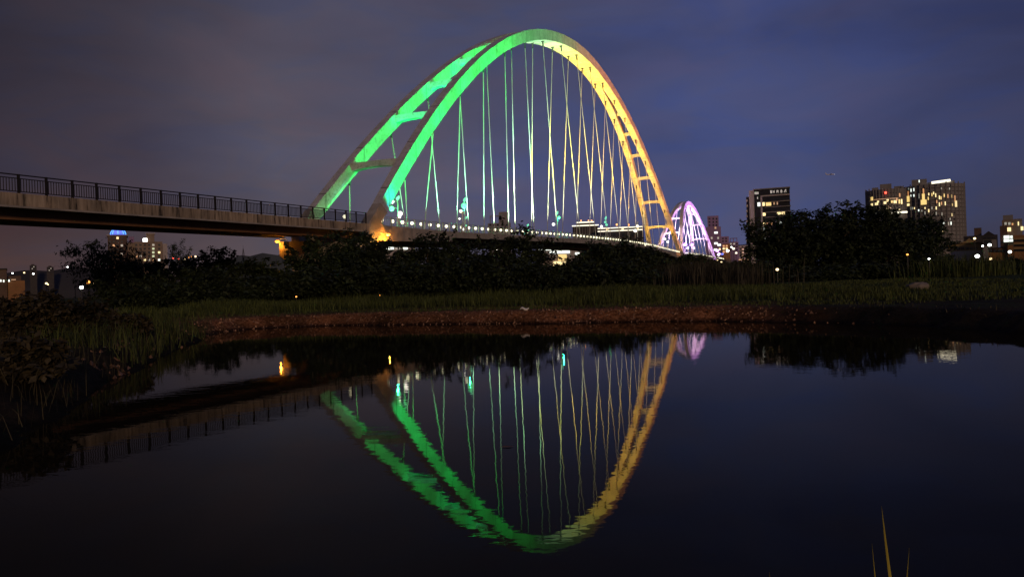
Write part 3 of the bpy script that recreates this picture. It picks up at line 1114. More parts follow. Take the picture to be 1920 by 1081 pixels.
tree("broadleaf_tree", 660, 443, 130, 79, "tree just left of the yellow lit pier, beside the large round one", "tree", "leaf_mid", 6500, 0.33, 12, group=TG)
tree("broadleaf_tree", 712, 458, 90, 70, "narrow dark tree under the foot of the green leg", "tree", "leaf_dark", 3200, 0.32, 8, group=TG)
tree("broadleaf_tree", 800, 444, 150, 70, "dark bushy tree below the start of the globe lamp row", "tree", "leaf_dark", 5600, 0.32, 11, group=TG)
tree("broadleaf_tree", 880, 452, 90, 74, "low dark tree between two taller ones left of the middle", "tree", "leaf_dark", 3200, 0.32, 8, group=TG)
tree("broadleaf_tree", 960, 434, 150, 74, "round topped tree at the middle rising over the deck edge", "tree", "leaf_dark", 5600, 0.32, 11, group=TG)
tree("broadleaf_tree", 1115, 462, 110, 78, "dark tree right of the bright gap under the bridge", "tree", "leaf_dark", 4200, 0.34, 9, group=TG)
tree("broadleaf_tree", 1195, 454, 120, 80, "dark tree in front of the yellow leg's left foot", "tree", "leaf_dark", 4400, 0.34, 9, group=TG)
tree("broadleaf_tree", 1285, 479, 110, 86, "low scrubby tree below the lilac arch", "tree", "leaf_shaggy", 3200, 0.34, 8, group=TG)
tree("broadleaf_tree", 1468, 406, 150, 82, "tall dark tree hiding the base of the dark tower with the sign", "tree", "leaf_dark", 6400, 0.36, 12, group="big trees on the right bank")
tree("broadleaf_tree", 1562, 390, 180, 82, "tallest dark tree in the right bank clump", "tree", "leaf_dark", 7000, 0.36, 13, group="big trees on the right bank")
tree("broadleaf_tree", 1658, 397, 180, 82, "dark tree below the two round topped towers", "tree", "leaf_dark", 6400, 0.36, 12, group="big trees on the right bank")
tree("broadleaf_tree", 1722, 412, 100, 84, "rightmost tree of the right bank clump, lower than the rest", "tree", "leaf_mid", 3400, 0.36, 8, group="big trees on the right bank")
tree("broadleaf_tree", 1515, 402, 150, 86, "tree filling the gap between the two leftmost right bank crowns", "tree", "leaf_dark", 6000, 0.36, 12, group="big trees on the right bank")
tree("broadleaf_tree", 1612, 400, 150, 86, "tree filling the gap between the tallest crown and the next", "tree", "leaf_dark", 6000, 0.36, 12, group="big trees on the right bank")
for px, top, wpx, lab in [(1800, 490, 120, "low dark bush in front of the long gabled hall"), (1890, 487, 110, "low dark bush at the right edge below the lit flats"), (1735, 480, 70, "low bush at the foot of the right bank trees"), (1440, 490, 90, "low bush under the dark tower's tree"), (1530, 500, 110, "wide low bush in front of the tallest right tree"), (1640, 495, 110, "wide low bush below the round towers"), (1395, 492, 50, "small bush at the left end of the right clump")]:
    tree("bush", px, top, wpx * 1.15, 74, lab, "bush", "leaf_dark", 2400, 0.36, 7, group="bushes in front of the right trees", low=0.0, trunk=False)
for px, top, wpx, lab in [(260, 515, 130, "dark bush below the shaggy tree"), (380, 505, 140, "wide dark bush in front of the ramp trees"), (480, 520, 130, "dark bush at the foot of the low green tree"), (590, 505, 120, "dark bush left of the orange glints under the round tree"), (690, 500, 110, "dark bush right of the orange glints"), (780, 495, 120, "dark bush before the globe lamp row tree"), (880, 492, 120, "dark bush under the low middle tree"), (985, 492, 110, "dark bush left of the bright gap"), (1080, 500, 100, "dark bush just below the bright gap"), (1165, 490, 120, "dark bush in front of the yellow leg trees")]:
    tree("bush", px, top, wpx * 1.2, 60 if px < 1000 else 66, lab, "bush", "leaf_dark", 2600, 0.33, 7, group="dark bushes before the bank trees", low=0.0, trunk=False)
# left foreground shrubs
for px, top, wpx, Y, lab, m in [(40, 552, 180, 24, "large leaved shrub with orange glints at the left edge", "leaf_shrub"), (130, 566, 170, 25, "rounded foreground shrub right of the edge shrub", "leaf_shrub"), (215, 592, 110, 25, "low end of the foreground shrubbery near the brown bank", "leaf_shrub"), (30, 640, 170, 14, "lowest foreground shrub hanging over the dark water", "leaf_shrub")]:
    tree("shrub", px, top, wpx, Y, lab, "shrub", m, 3000, 0.15, 10, group="foreground shrubs at the left", low=0.0, trunk=False, aspect=0.6)


def blades(name, pts, hgt, m, label, cat="grass", width=0.012, lean=0.35, kind="stuff", spread=0.02):
    n = len(pts)
    a = rng.uniform(0, 2 * math.pi, n)
    h_ = hgt * rng.uniform(0.45, 1.15, n) if np.isscalar(hgt) else hgt * rng.uniform(0.6, 1.15, n)
    ln = rng.normal(0, lean, n) * h_
    d = np.stack([np.cos(a), np.sin(a), np.zeros(n)], -1)
    b2 = rng.uniform(0, 2 * math.pi, n)
    s = np.stack([np.cos(b2), np.sin(b2), np.zeros(n)], -1) * width
    up = np.array([0, 0, 1.0])
    p0 = pts
    p1 = pts + d * (ln * 0.35)[:, None] + up * (h_ * 0.6)[:, None]
    p2 = pts + d * ln[:, None] + up * (h_ * (1 - 0.12 * np.abs(ln / h_)))[:, None]
    v = np.stack([p0 - s, p0 + s, p1 + s * 0.75, p1 - s * 0.75, p2], 1).reshape(-1, 3)
    k = np.arange(n) * 5
    f = [(i, i + 1, i + 2, i + 3) for i in k.tolist()] + [(i + 3, i + 2, i + 4) for i in k.tolist()]
    me_ = bpy.data.meshes.new(name)
    me_.from_pydata(v.tolist(), [], f)
    me_.materials.append(M[m])
    o = bpy.data.objects.new(name, me_)
    C.objects.link(o)
    tag(o, label, cat, kind=kind)
    return o


def scatter(n, x0, x1, y0, y1, lo=0.8, hi=60, clump=None):
    X = rng.uniform(x0, x1, n)
    Y = rng.uniform(y0, y1, n)
    sd = pond_sd(X, Y)
    k = (sd > lo) & (sd < hi)
    if clump:
        k &= (vnoise(X, Y, clump, 5) + rng.normal(0, 0.35, n)) > -0.1
    X, Y = X[k], Y[k]
    return np.stack([X, Y, ground_h(X, Y) - 0.02], -1)


p = scatter(52000, -24, 34, 30, 64, 1.6, 40)
p = p[(p[:, 0] > -11.5) | (p[:, 1] > 42) | (rng.uniform(0, 1, len(p)) < 0.3)]
hg = np.where(pond_sd(p[:, 0], p[:, 1]) < 5.5, 0.16, (0.62 + 0.28 * vnoise(p[:, 0], p[:, 1], 2.6, 8)) * np.clip(1.35 - p[:, 0] / 22, 0.3, 1.0))
blades("meadow_grass", p, hg, "grass", "tall dark green grass between the brown bank and the trees", width=0.02)
p = scatter(9000, -24, 22, 20, 44, 0.75, 1.9)
blades("bank_turf", p, 0.14, "dry_grass", "short dry turf along the top of the brown bank", width=0.014, lean=0.6)
# reeds right of the middle
X = 17.5 + rng.normal(0, 2.2, 2600)
Y = rng.uniform(62, 74, 2600)
p = np.stack([X, Y, ground_h(X, Y)], -1)
blades("reeds", p, 2.3, "reed_leaf", "tall reeds below the lilac arch", cat="reeds", width=0.03, lean=0.16)
X = rng.normal(40, 2.2, 900)
Y = rng.normal(66, 1.5, 900)
p = np.stack([X, Y, ground_h(X, Y)], -1)
blades("reeds", p, 2.0, "grass", "tuft of tall grass before the right bank trees", cat="reeds", width=0.03, lean=0.3)
# left foreground grass
p = scatter(14000, -24, -6.5, 8, 38, 0.05, 9, clump=1.3)
blades("shore_grass", p, 0.62, "dry_grass", "dark straggling grass on the left foreground shore", width=0.006, lean=0.5)
p = scatter(3000, -16, -9, 20, 34, 0.05, 3)
blades("shore_grass", p, 0.8, "grass", "green grass tuft at the left end of the pond", width=0.014, lean=0.4)

# pebbles and clods on the bank
mb = MB()
X = rng.uniform(-16, 15, 26000)
Y = rng.uniform(18, 42, 26000)
sd = pond_sd(X, Y)
k = (sd > 0.0) & (sd < 1.15) & (X < 11.5 + rng.normal(0, 0.8, len(X))) & ((X > -10.5) | (Y > 35) | (rng.uniform(0, 1, len(X)) < 0.12))
X, Y = X[k][:3200], Y[k][:3200]
Z = ground_h(X, Y)
for x, y, z in zip(X, Y, Z):
    s_ = abs(rng.normal(0.035, 0.022)) + 0.012
    a = rng.uniform(0, 6.28)
    o4 = [Vector((math.cos(a + j * 2.09) * s_ * rng.uniform(0.7, 1.5), math.sin(a + j * 2.09) * s_ * rng.uniform(0.7, 1.5), -s_ * 0.4)) for j in range(3)]
    o4.append(Vector((rng.normal(0, s_ * 0.3), rng.normal(0, s_ * 0.3), s_ * rng.uniform(0.6, 1.3))))
    mb.add([Vector((x, y, z)) + v for v in o4], [(0, 1, 3), (1, 2, 3), (2, 0, 3), (2, 1, 0)])
peb = bpy.data.materials.new("pebble")
peb = leaf_mat("pebble", (0.08, 0.035, 0.018), (0.30, 0.17, 0.10))
tag(mb.build("bank_pebbles", peb), "small stones and clods scattered over the brown bank", "stones", kind="stuff")


def rock(name, loc, sx, sy, sz_, m, label, cat, seed):
    rg = np.random.default_rng(seed)
    mb = MB()
    nu, nv = 14, 8
    rings = []
    for i in range(1, nv):
        th = math.pi * i / nv
        rings.append([Vector((sx * math.sin(th) * math.cos(2 * math.pi * j / nu), sy * math.sin(th) * math.sin(2 * math.pi * j / nu), -sz_ * math.cos(th))) * rg.uniform(0.86, 1.12) for j in range(nu)])
    mb.sweep(rings)
    o = mb.build(name, m)
    o.location = loc
    return tag(o, label, cat)


pr = at(1721, 560, 41)
rock("boulder", (pr.x, 41, gh(pr.x, 41) + 0.12), 0.62, 0.45, 0.27, M["dark_concrete"], "pale flat boulder lying in the grass below the right bank trees", "rock", 3)
pr = at(983, 588, 37.0)
gz = gh(pr.x, 36.6)
mb = MB()
rings = []
for i in range(7):
    f = i / 6
    rings.append([Vector((-0.22 + 0.44 * f, 0.06 * math.cos(q_) * (0.5 + math.sin(f * 3.0)), 0.05 * math.sin(q_) * (0.5 + math.sin(f * 3.0)) + 0.05 * math.sin(f * 7))) for q_ in np.linspace(0, 5.5, 8)])
mb.sweep(rings)
o = mb.build("plastic_scrap", mat("white_plastic", (0.8, 0.78, 0.72), 0.4))
o.location = (pr.x, 36.6, gz + 0.07)
tag(o, "crumpled white plastic scrap on top of the brown bank", "litter")
# grass blades at the lower right, close to the viewer
tuft = thing("grass_tuft", (1.62, 3.05, gh(1.62, 3.05)), "few tall green blades rising from the near shore at lower right", "grass")
for (pxb, pyb, pxt, pyt, wd_) in [(1676, 1110, 1654, 948, 0.015), (1650, 1110, 1636, 1018, 0.006), (1690, 1110, 1706, 1026, 0.006), (1449, 1110, 1444, 1072, 0.004)]:
    b0, t0_ = at(pxb, pyb, 3.1), at(pxt, pyt, 3.1)
    root_ = b0 + (b0 - t0_) * 1.6
    root_.z = min(root_.z, gh(root_.x, 3.1))
    mb = MB()
    rings = []
    for i in range(9):
        f = i / 8
        c_ = root_.lerp(t0_, f) + Vector((0.004 * math.sin(f * 5), 0, 0))
        ww_ = wd_ * (1 - f) ** 0.7 + 0.0006
        rings.append([c_ + Vector((-ww_, 0, 0)), c_ + Vector((0, -0.0012, 0)), c_ + Vector((ww_, 0, 0)), c_ + Vector((0, 0.0012, 0))])
    mb.sweep(rings)
    o = keep(mb.build("grass_blade", M["blade"] if "blade" in M else M.setdefault("blade", mat("blade", (0.42, 0.36, 0.04), 0.6))), tuft)
# a fallen leaf floating on the pond
U_, V_ = uv(950, 838)
fy = EYE * F / V_
lf = MB()
lf.add([(-0.09, 0, 0.004), (-0.03, 0.035, 0.012), (0.09, 0.02, 0.006), (0.02, -0.03, 0.01)], [(0, 1, 2), (0, 2, 3)])
o = lf.build("fallen_leaf", mat("leaf_brown", (0.16, 0.07, 0.03), 0.7))
o.location = (U_ / F * fy, fy, 0.0)
tag(o, "brown leaf floating on the water inside the arch's reflection", "leaf")

# ------------------------------------------------------------------ hills
def hill(pts, Y, label, col):
    mb = MB()
    rings = []
    for (px, py) in pts:
        p_ = at(px, py, Y)
        rings.append([Vector((p_.x, Y - 60, -2)), Vector((p_.x, Y, p_.z)), Vector((p_.x, Y + 160, p_.z * 0.8)), Vector((p_.x, Y + 300, -2))])
    k = 4
    o = 0
    mb.v = [tuple(p_) for r_ in rings for p_ in r_]
    for i in range(len(rings) - 1):
        for j in range(3):
            mb.f.append((i * k + j, (i + 1) * k + j, (i + 1) * k + j + 1, i * k + j + 1))
    ob = fixn(mb.build("hills", mat("hill_woods", col, 0.95, var=0.4, scale=0.01), smooth=True))
    tag(ob, label, kind="structure")


hill([(405, 520), (425, 497), (440, 482), (452, 478), (468, 480), (480, 477), (492, 474), (505, 476), (520, 478), (540, 476), (560, 480), (600, 478), (660, 490), (700, 510), (740, 530)], 1900, "low wooded hill under the approach ramp", (0.10, 0.12, 0.12))
hill([(-300, 520), (-100, 512), (0, 512), (15, 511), (40, 507), (60, 506), (90, 508), (110, 505), (125, 502), (145, 500), (170, 506), (220, 515), (300, 525), (380, 540)], 1500, "dark hill on the far left skyline", (0.05, 0.05, 0.055))
tw = at(456, 480, 1850)
mast = thing("radio_mast", (tw.x, 1850, tw.z - 3), "thin lattice radio mast on the hill under the ramp", "mast")
mb = MB()
for sx_, sy_ in ((-1, -1), (1, -1), (1, 1), (-1, 1)):
    mb.tube([(sx_ * 2.6, sy_ * 2.6, 0), (sx_ * 0.25, sy_ * 0.25, 22)], 0.35, 4)
for i in range(6):
    a_, b_ = 2.6 - 2.35 * i / 6, 2.6 - 2.35 * (i + 1) / 6
    mb.tube([(-a_, -a_, 22 * i / 6), (b_, -b_, 22 * (i + 1) / 6)], 0.2, 4)
    mb.tube([(a_, -a_, 22 * i / 6), (-b_, -b_, 22 * (i + 1) / 6)], 0.2, 4)
mb.tube([(0, 0, 22), (0, 0, 30)], 0.3, 4)
mb.build("lattice", M["bracket"], mast)

# ------------------------------------------------------------------ buildings
_winmesh = {}


def win(parent, x, y, z, w_, h_, m, name="window"):
    key = (m, name)
    if key not in _winmesh:
        mb = MB()
        mb.box(-0.5, 0.5, -0.5, 0.5, -0.5, 0.5)
        o = mb.build(name, M[m], parent)
        _winmesh[key] = o.data
    else:
        o = bpy.data.objects.new(name, _winmesh[key])
        C.objects.link(o)
        o.parent = parent
    o.location = (x, y, z)
    o.scale = (w_, 0.16, h_)
    return o


class Bld:
    """a building at photo column px, distance Y: local x to the right, y away from the viewer, z up, ground at 0"""

    def __init__(s, name, px, py_ref, Y, label, cat, group=None):
        p_ = at(px, py_ref, Y)
        s.Y, s.px, s.py = Y, px, py_ref
        s.rz = -math.atan2(p_.x, Y)
        s.dist = math.hypot(p_.x, Y)
        s.o = thing(name, (p_.x, Y, 0), label, cat, group, s.rz)
        s.base = p_

    def xz(s, px, py, off=0.0):
        """local x, z of a photo pixel on the building's front plane"""
        U, V = uv(px, py)
        # ray against the plane through the base, facing the viewer
        nrm = Vector((-math.sin(-s.rz), -math.cos(-s.rz), 0))
        o_ = Vector((0, 0, EYE))
        d_ = Vector((U / F, 1, -V / F))
        P0 = Vector((s.base.x, s.Y, 0)) + nrm * (-off)
        t_ = (P0 - o_).dot(nrm) / d_.dot(nrm)
        h_ = o_ + d_ * t_
        ax_ = Vector((math.cos(s.rz), math.sin(s.rz), 0))
        return (h_ - Vector((s.base.x, s.Y, 0))).dot(ax_), h_.z

    def block(s, name, x0, x1, ytop, ybot, m, y0=0.0, dep=12.0, z0=None, bevel=None):
        xa, _ = s.xz(x0, (ytop + (ybot or ytop)) / 2, y0)
        xb, _ = s.xz(x1, (ytop + (ybot or ytop)) / 2, y0)
        zt = s.xz((x0 + x1) / 2, ytop, y0)[1]
        zb_ = -0.5 if ybot is None else s.xz((x0 + x1) / 2, ybot, y0)[1]
        if z0 is not None:
            zb_ = z0
        mb = MB()
        mb.box(xa, xb, y0, y0 + dep, zb_, zt)
        return mb.build(name, M[m] if isinstance(m, str) else m, s.o)

    def w(s, px, py, wpx, hpx, m, y0=0.0, name="window"):
        x_, z_ = s.xz(px, py, y0)
        k = s.dist / F
        return win(s.o, x_, y0 - 0.06, z_, wpx * k, hpx * k, m, name)


def grid_windows(b_, xs_, ys_, wpx, hpx, lit, y0=0.0, dark="dark_glass"):
    """rows of windows; lit maps (i, j) to a lit material"""
    for j, y_ in enumerate(ys_):
        for i, x_ in enumerate(xs_):
            b_.w(x_, y_, wpx, hpx, lit.get((i, j), dark), y0)


M["dark_glass"] = mat("dark_glass", (0.03, 0.035, 0.045), 0.15, var=0.1)
M["wall_tan"] = mat("wall_tan", (0.26, 0.2, 0.15), 0.85, var=0.2, scale=0.3)
M["wall_brown"] = mat("wall_brown", (0.13, 0.085, 0.065), 0.85, var=0.25, scale=0.3)
M["wall_grey"] = mat("wall_grey", (0.24, 0.23, 0.23), 0.85, var=0.2, scale=0.3)
M["wall_pale"] = mat("wall_pale", (0.42, 0.38, 0.36), 0.85, var=0.15, scale=0.3)
M["wall_dark"] = mat("wall_dark", (0.05, 0.045, 0.05), 0.7, var=0.3, scale=0.3)
M["wall_black"] = mat("wall_black", (0.02, 0.02, 0.025), 0.35, var=0.3, scale=0.3)
M["roof_dark"] = mat("roof_dark", (0.035, 0.032, 0.035), 0.8)
M["wall_yellow"] = mat("wall_yellow", (0.36, 0.25, 0.12), 0.85, var=0.2, scale=0.4)
M["wall_orange"] = mat("wall_orange", (0.34, 0.17, 0.07), 0.85, var=0.3, scale=0.4)
M["wall_mauve"] = mat("wall_mauve", (0.3, 0.2, 0.36), 0.85, var=0.2, scale=0.2)

# flats with the blue dome
b1 = Bld("apartment_block", 255, 470, 430, "tan block of flats with a glowing blue dome on its roof", "building")
b1.block("wall", 201, 237, 441, None, "wall_brown", 0.0, 18)
b1.block("wall", 237, 251, 455, None, "wall_tan", 2.0, 14)
b1.block("wall", 251, 304, 453, None, "wall_tan", 0.0, 18)
b1.block("wall", 304, 313, 457, None, "wall_pale", 1.0, 16)
b1.block("cornice", 199, 239, 439.6, 441.6, "wall_pale", -0.6, 19)
rt = b1.block("roof_tower", 274, 289, 438, 453, "wall_tan", 4, 6)
b1.block("cornice", 272.5, 290.5, 436.5, 438.5, "wall_pale", 3.4, 7)
b1.block("roof_tower", 241, 251, 443.5, 455, "wall_mauve", 4, 6)
xd, zd_ = b1.xz(221, 439.4, 6)
mb = MB()
rings = []
for i in range(7):
    th = (math.pi / 2) * i / 6.2
    rings.append([Vector((xd + 3.9 * math.cos(th) * math.cos(2 * math.pi * j / 16), 7 + 3.9 * math.cos(th) * math.sin(2 * math.pi * j / 16), zd_ + 3.6 * math.sin(th))) for j in range(16)])
mb.sweep(rings)
dome = mb.build("dome", M["neon_blue"], b1.o, smooth=True)
mb = MB()
for j in range(8):
    a_ = 2 * math.pi * j / 8
    mb.tube([Vector((xd + 4.0 * math.cos(th) * math.cos(a_), 7 + 4.0 * math.cos(th) * math.sin(a_), zd_ + 3.7 * math.sin(th))) for th in np.linspace(0, 1.5, 7)], 0.16, 4)
mb.build("neon_tube", M["globe_blue"], dome)
lit = {}
for i, x_ in enumerate((206, 213, 220, 228)):
    for j, y_ in enumerate((446, 453, 460, 468, 476, 484)):
        b1.w(x_, y_, 3.2, 3.4, {(2, 0): "win_warm", (1, 2): "win_orange", (3, 2): "win_dim", (3, 4): "win_dim"}.get((i, j), "dark_glass"))
for i, x_ in enumerate((255, 263, 271, 279, 287, 298)):
    for j, y_ in enumerate((459, 466, 473, 480, 487, 494)):
        m_ = {(5, 2): "win_warm", (5, 4): "win_white", (4, 4): "win_orange", (1, 3): "win_dim", (2, 4): "win_warm", (0, 3): "win_orange", (4, 1): "strip_green", (4, 2): "strip_green", (4, 0): "win_dim", (4, 3): "strip_green", (4, 5): "strip_green", (3, 4): "win_dim"}.get((i, j), "dark_glass")
        b1.w(x_, y_, 3.4, 3.2, m_)
b1.w(271.5, 450, 6, 5.5, "lamp_white", 3.9, "roof_floodlight")

# far left houses
b2 = Bld("townhouse", 20, 530, 150, "dark low houses at the left edge with a lower wall tinted lamplight orange", "building")
b2.block("wall", -30, 12, 504, None, "wall_brown", 0, 10)
b2.block("wall", 12, 39, 517, None, "wall_brown", 1, 9)
b2.block("parapet", -31, 13, 503, 505, "roof_dark", -0.3, 10.5)
b2.block("wall", 14, 46, 526, None, "wall_orange", -2, 3)  # orange lamplight on this low wall is put into its colour
for x_, y_ in ((1, 526), (6.5, 526.5), (16.5, 526)):
    b2.w(x_, y_, 1.8, 3.4, "win_white", -2.3 if x_ > 13 else 0)
b2.w(25, 524, 6, 1.4, "win_dim_orange", 0.9)
for k_, (x0_, x1_, y_, lab) in enumerate([(55, 68, 497, "taller of two hazy towers on the far left hill"), (87, 100, 500, "shorter of two hazy towers on the far left hill")]):
    bb = Bld("apartment_tower", (x0_ + x1_) / 2, 505, 1420, lab, "building", "towers on the left hill")
    bb.block("wall", x0_, x1_, y_, None, "wall_dark", 0, 14)
    bb.block("roof_box", x0_ + 3, x1_ - 4, y_ - 2, y_, "wall_dark", 3, 8)
    for i, x_ in enumerate(np.linspace(x0_ + 2, x1_ - 2, 4)):
        for j, y2 in enumerate((y_ + 3, y_ + 6.5, y_ + 10)):
            bb.w(x_, y2, 1.3, 1.5, "win_dim" if (i, j) in ((1, 1), (2, 0)) else "dark_glass")

# dark tower with the sign
b3 = Bld("office_tower", 1445, 420, 330, "dark glass tower with pale floor bands, lit windows and a roof sign", "building")
b3.block("wall", 1413, 1480, 354, None, "wall_black", 0.4, 16)
b3.block("side_fin", 1403.5, 1412.8, 357, None, "wall_pale", 0.0, 16)
b3.block("side_fin", 1398.5, 1403.4, 369, None, "wall_dark", 1.5, 13)
b3.block("parapet", 1411, 1481, 352, 354, "wall_grey", 0.0, 17)
b3.block("frame_band", 1425, 1480.5, 364.5, 367, "wall_pale", 0.0, 1.0)
b3.block("frame_band", 1425, 1428.5, 367.1, None, "wall_pale", 0.0, 1.0)
for i, y_ in enumerate((377, 387, 396.5, 406, 415.5, 425, 434, 443, 452)):
    b3.block("floor_band", 1433, 1482.5, y_ - 0.8, y_ + 0.9, "wall_grey", -0.7, 1.4)
    b3.block("balcony", 1399 - 0.4, 1401.5, y_ - 3, y_ + 1, "wall_pale", 0.8, 4)
litw = {(1422.5, 383.0): ("win_white", 4.6, 6.8), (1430.5, 382.6): ("win_warm", 5.4, 6.4), (1440.5, 382): ("win_yellow", 9, 7), (1432, 401.6): ("win_warm", 5.4, 5.6), (1460, 399): ("win_warm", 6.4, 6.4), (1468, 399): ("win_warm", 5.6, 5.8), (1433, 420): ("win_warm", 3.8, 6), (1438.5, 419): ("win_orange", 2, 2.4), (1446.5, 419): ("win_orange", 2.4, 4), (1432.5, 429): ("win_white", 3.8, 6), (1462, 417): ("win_white", 5.6, 5.2), (1434, 448): ("win_white", 3.6, 5), (1451, 381): ("win_dim_orange", 2.4, 5), (1457, 381): ("win_dim_orange", 2.0, 5), (1418, 362): ("win_dim", 7, 4.2), (1420, 371): ("win_dim", 1.6, 4)}
for (x_, y_), (m_, w_2, h_2) in litw.items():
    b3.w(x_, y_, w_2, h_2, m_, 0.35)
for j, y_ in enumerate((373, 392, 401.5, 411, 420.5, 430)):
    for i, x_ in enumerate((1447, 1454, 1461, 1468, 1475)):
        if not any(abs(x_ - a_) < 6 and abs(y_ - b_) < 6 for a_, b_ in litw):
            b3.w(x_, y_, 5, 5, "dark_glass", 0.35)
# sign: five pale characters
mb = MB()
glyphs = [[(0, 2, 1, 9), (0.2, 1.8, 0, 1)], [(0, 0.7, 0.5, 8), (2.0, 2.8, 0.5, 8.5), (0.7, 2.0, 4, 5)], [(0, 0.8, 0, 8), (0.8, 2.6, 6.6, 7.8), (2.0, 2.8, 3.5, 7.8), (0.8, 2.0, 3.2, 4.2), (3.0, 3.6, 0, 3)], [(1.2, 1.9, 6.5, 9.5), (0, 3.2, 5.6, 6.6), (0.3, 0.9, 1, 5.4), (2.3, 3.0, 1, 5.4), (0.3, 3.0, 0, 1), (1.0, 2.2, 2.6, 3.6)], [(0.2, 1.0, 0, 3), (1.0, 1.8, 3, 5.5), (1.8, 2.5, 5.5, 8.6), (2.9, 3.6, 0, 9)]]
gx = [1444.2, 1448.6, 1455.8, 1462.8, 1469.5]
k_ = b3.dist / F
for g_, x_ in zip(glyphs, gx):
    xx, zz_ = b3.xz(x_, 362.4 - (x_ - 1444) * 0.07, 0.2)
    for (a0, a1, h0, h1) in g_:
        mb.box(xx + a0 * k_, xx + a1 * k_, 0.2, 0.36, zz_ + h0 * 0.58 * k_, zz_ + h1 * 0.58 * k_)
mb.build("sign_letters", M["sign_letters"], b3.o)


# round towers
def round_tower(px0, px1, ytop, Y, label, wins, bands, roof, m, lit_strip=None):
    bb = Bld("round_tower", (px0 + px1) / 2, 420, Y, label, "building", "curved towers on the right skyline")
    k = bb.dist / F
    rad = (px1 - px0) / 2 * k
    zt = bb.xz((px0 + px1) / 2, ytop)[1]
    cx_ = 0.0
    cy_ = rad * 0.9

    def ring(r_, z_, n=36):
        return [Vector((cx_ + r_ * math.cos(2 * math.pi * j / n), cy_ + r_ * 0.9 * math.sin(2 * math.pi * j / n), z_)) for j in range(n)]
    mb = MB()
    mb.sweep([ring(rad, -0.5), ring(rad, zt)])
    bb_w = mb.build("wall", m, bb.o)
    # vertical piers round the shaft
    mb = MB()
    for j in range(40):
        a_ = 2 * math.pi * j / 40
        c_ = Vector((cx_ + rad * 1.004 * math.cos(a_), cy_ + rad * 0.904 * math.sin(a_), 0))
        mb.box(c_.x - 0.45, c_.x + 0.45, c_.y - 0.45, c_.y + 0.45, 0, zt + (1.5 if j % 3 == 0 else 0))
    mb.build("facade_piers", M["wall_grey"], bb.o)
    mb = MB()
    for z_ in np.arange(zt - 3.4, 8, -3.4):
        mb.sweep([ring(rad * 1.006, z_ - 0.25), ring(rad * 1.006, z_ + 0.25)])
    mb.build("floor_bands", M["wall_dark"], bb.o)
    for (x0, x1, y0_, y1_, dpt) in roof:
        xa = bb.xz(x0, y0_)[0]
        xb = bb.xz(x1, y0_)[0]
        za = bb.xz((x0 + x1) / 2, y0_)[1]
        mb = MB()
        mb.box(xa, xb, cy_ - rad * 0.5, cy_ + rad * 0.5, zt - 0.5, za)
        mb.build("roof_block", m, bb.o)
    for (px, py, w_, h_, mm) in wins:
        x_, z_ = bb.xz(px, py)
        x_ = max(-rad * 0.985, min(rad * 0.985, x_))
        yy = cy_ - 0.9 * math.sqrt(max(0, rad * rad - x_ * x_)) - 0.55
        o_ = win(bb.o, x_, yy, z_, w_ * k, h_ * k, mm)
        o_.rotation_euler = (0, 0, math.atan2(x_, 0.9 * math.sqrt(max(1, rad * rad - x_ * x_))) * 0.9)
    return bb, rad, cy_, zt


wr = random.Random(3)
winsB = []
for x_, y_, w_, h_, m_ in [(1702, 372, 5, 10, "win_yellow"), (1702, 383, 5, 4, "win_warm"), (1731, 370, 4, 12, "win_yellow"), (1731.5, 379, 8.5, 8, "win_yellow"), (1731, 358, 2, 8, "win_orange"), (1702, 362, 1.6, 8, "win_orange"), (1792.5, 381, 3.6, 10, "win_warm"), (1790.5, 371, 1.6, 10, "win_orange")]:
    winsB.append((x_, y_, w_, h_, m_))
for x_, y_ in [(1741, 364), (1747, 365), (1754, 366), (1761, 370), (1764, 371), (1770, 366), (1777, 367), (1784, 367), (1750, 362), (1761, 383), (1765, 381), (1772, 381), (1785, 383), (1740, 372), (1756, 378)]:
    winsB.append((x_, y_, 1.4, wr.choice((4, 6, 5)), wr.choice(("win_yellow", "win_orange", "win_warm"))))
for x_, y_ in [(1707.5, 356), (1713, 355), (1707, 366), (1713, 366), (1723, 365), (1723, 369), (1707, 390), (1710, 390), (1714, 390), (1722, 394), (1728, 395), (1734, 390), (1734, 399), (1741, 395), (1747, 390), (1755, 390), (1755, 400), (1766, 401), (1769, 418), (1767, 424), (1767, 436), (1783, 418), (1778, 419), (1785, 402), (1723, 339.5)]:
    winsB.append((x_, y_, 1.5, wr.choice((3, 4, 5)), wr.choice(("win_white", "win_dim", "win_warm", "win_dim"))))
for _ in range(34):
    winsB.append((wr.uniform(1702, 1792), wr.choice((347, 353, 398, 404, 410, 416, 424, 430)), 1.5, 3, wr.choice(("dark_glass", "dark_glass", "win_dim"))))
tB, radB, cyB, ztB = round_tower(1697.5, 1795.5, 345, 640, "wide curved tower with yellow lit windows and a bright roof strip", winsB, None, [(1708, 1737, 334, 345, 1), (1738, 1790, 338, 345, 1)], M["wall_grey"])
xx, zz_ = tB.xz(1764, 338.6)
mb = MB()
kk = tB.dist / F
pts = [(xx + (f - 0.5) * 27 * kk, cyB - radB * 0.52 - 1.0, zz_ + (1.6 * f - 0.6) * kk) for f in np.linspace(0, 1, 8)]
mb.tube(pts, 2.2 * kk, 6)
mb.build("roof_light_strip", M["strip_white"], tB.o)
winsA = []
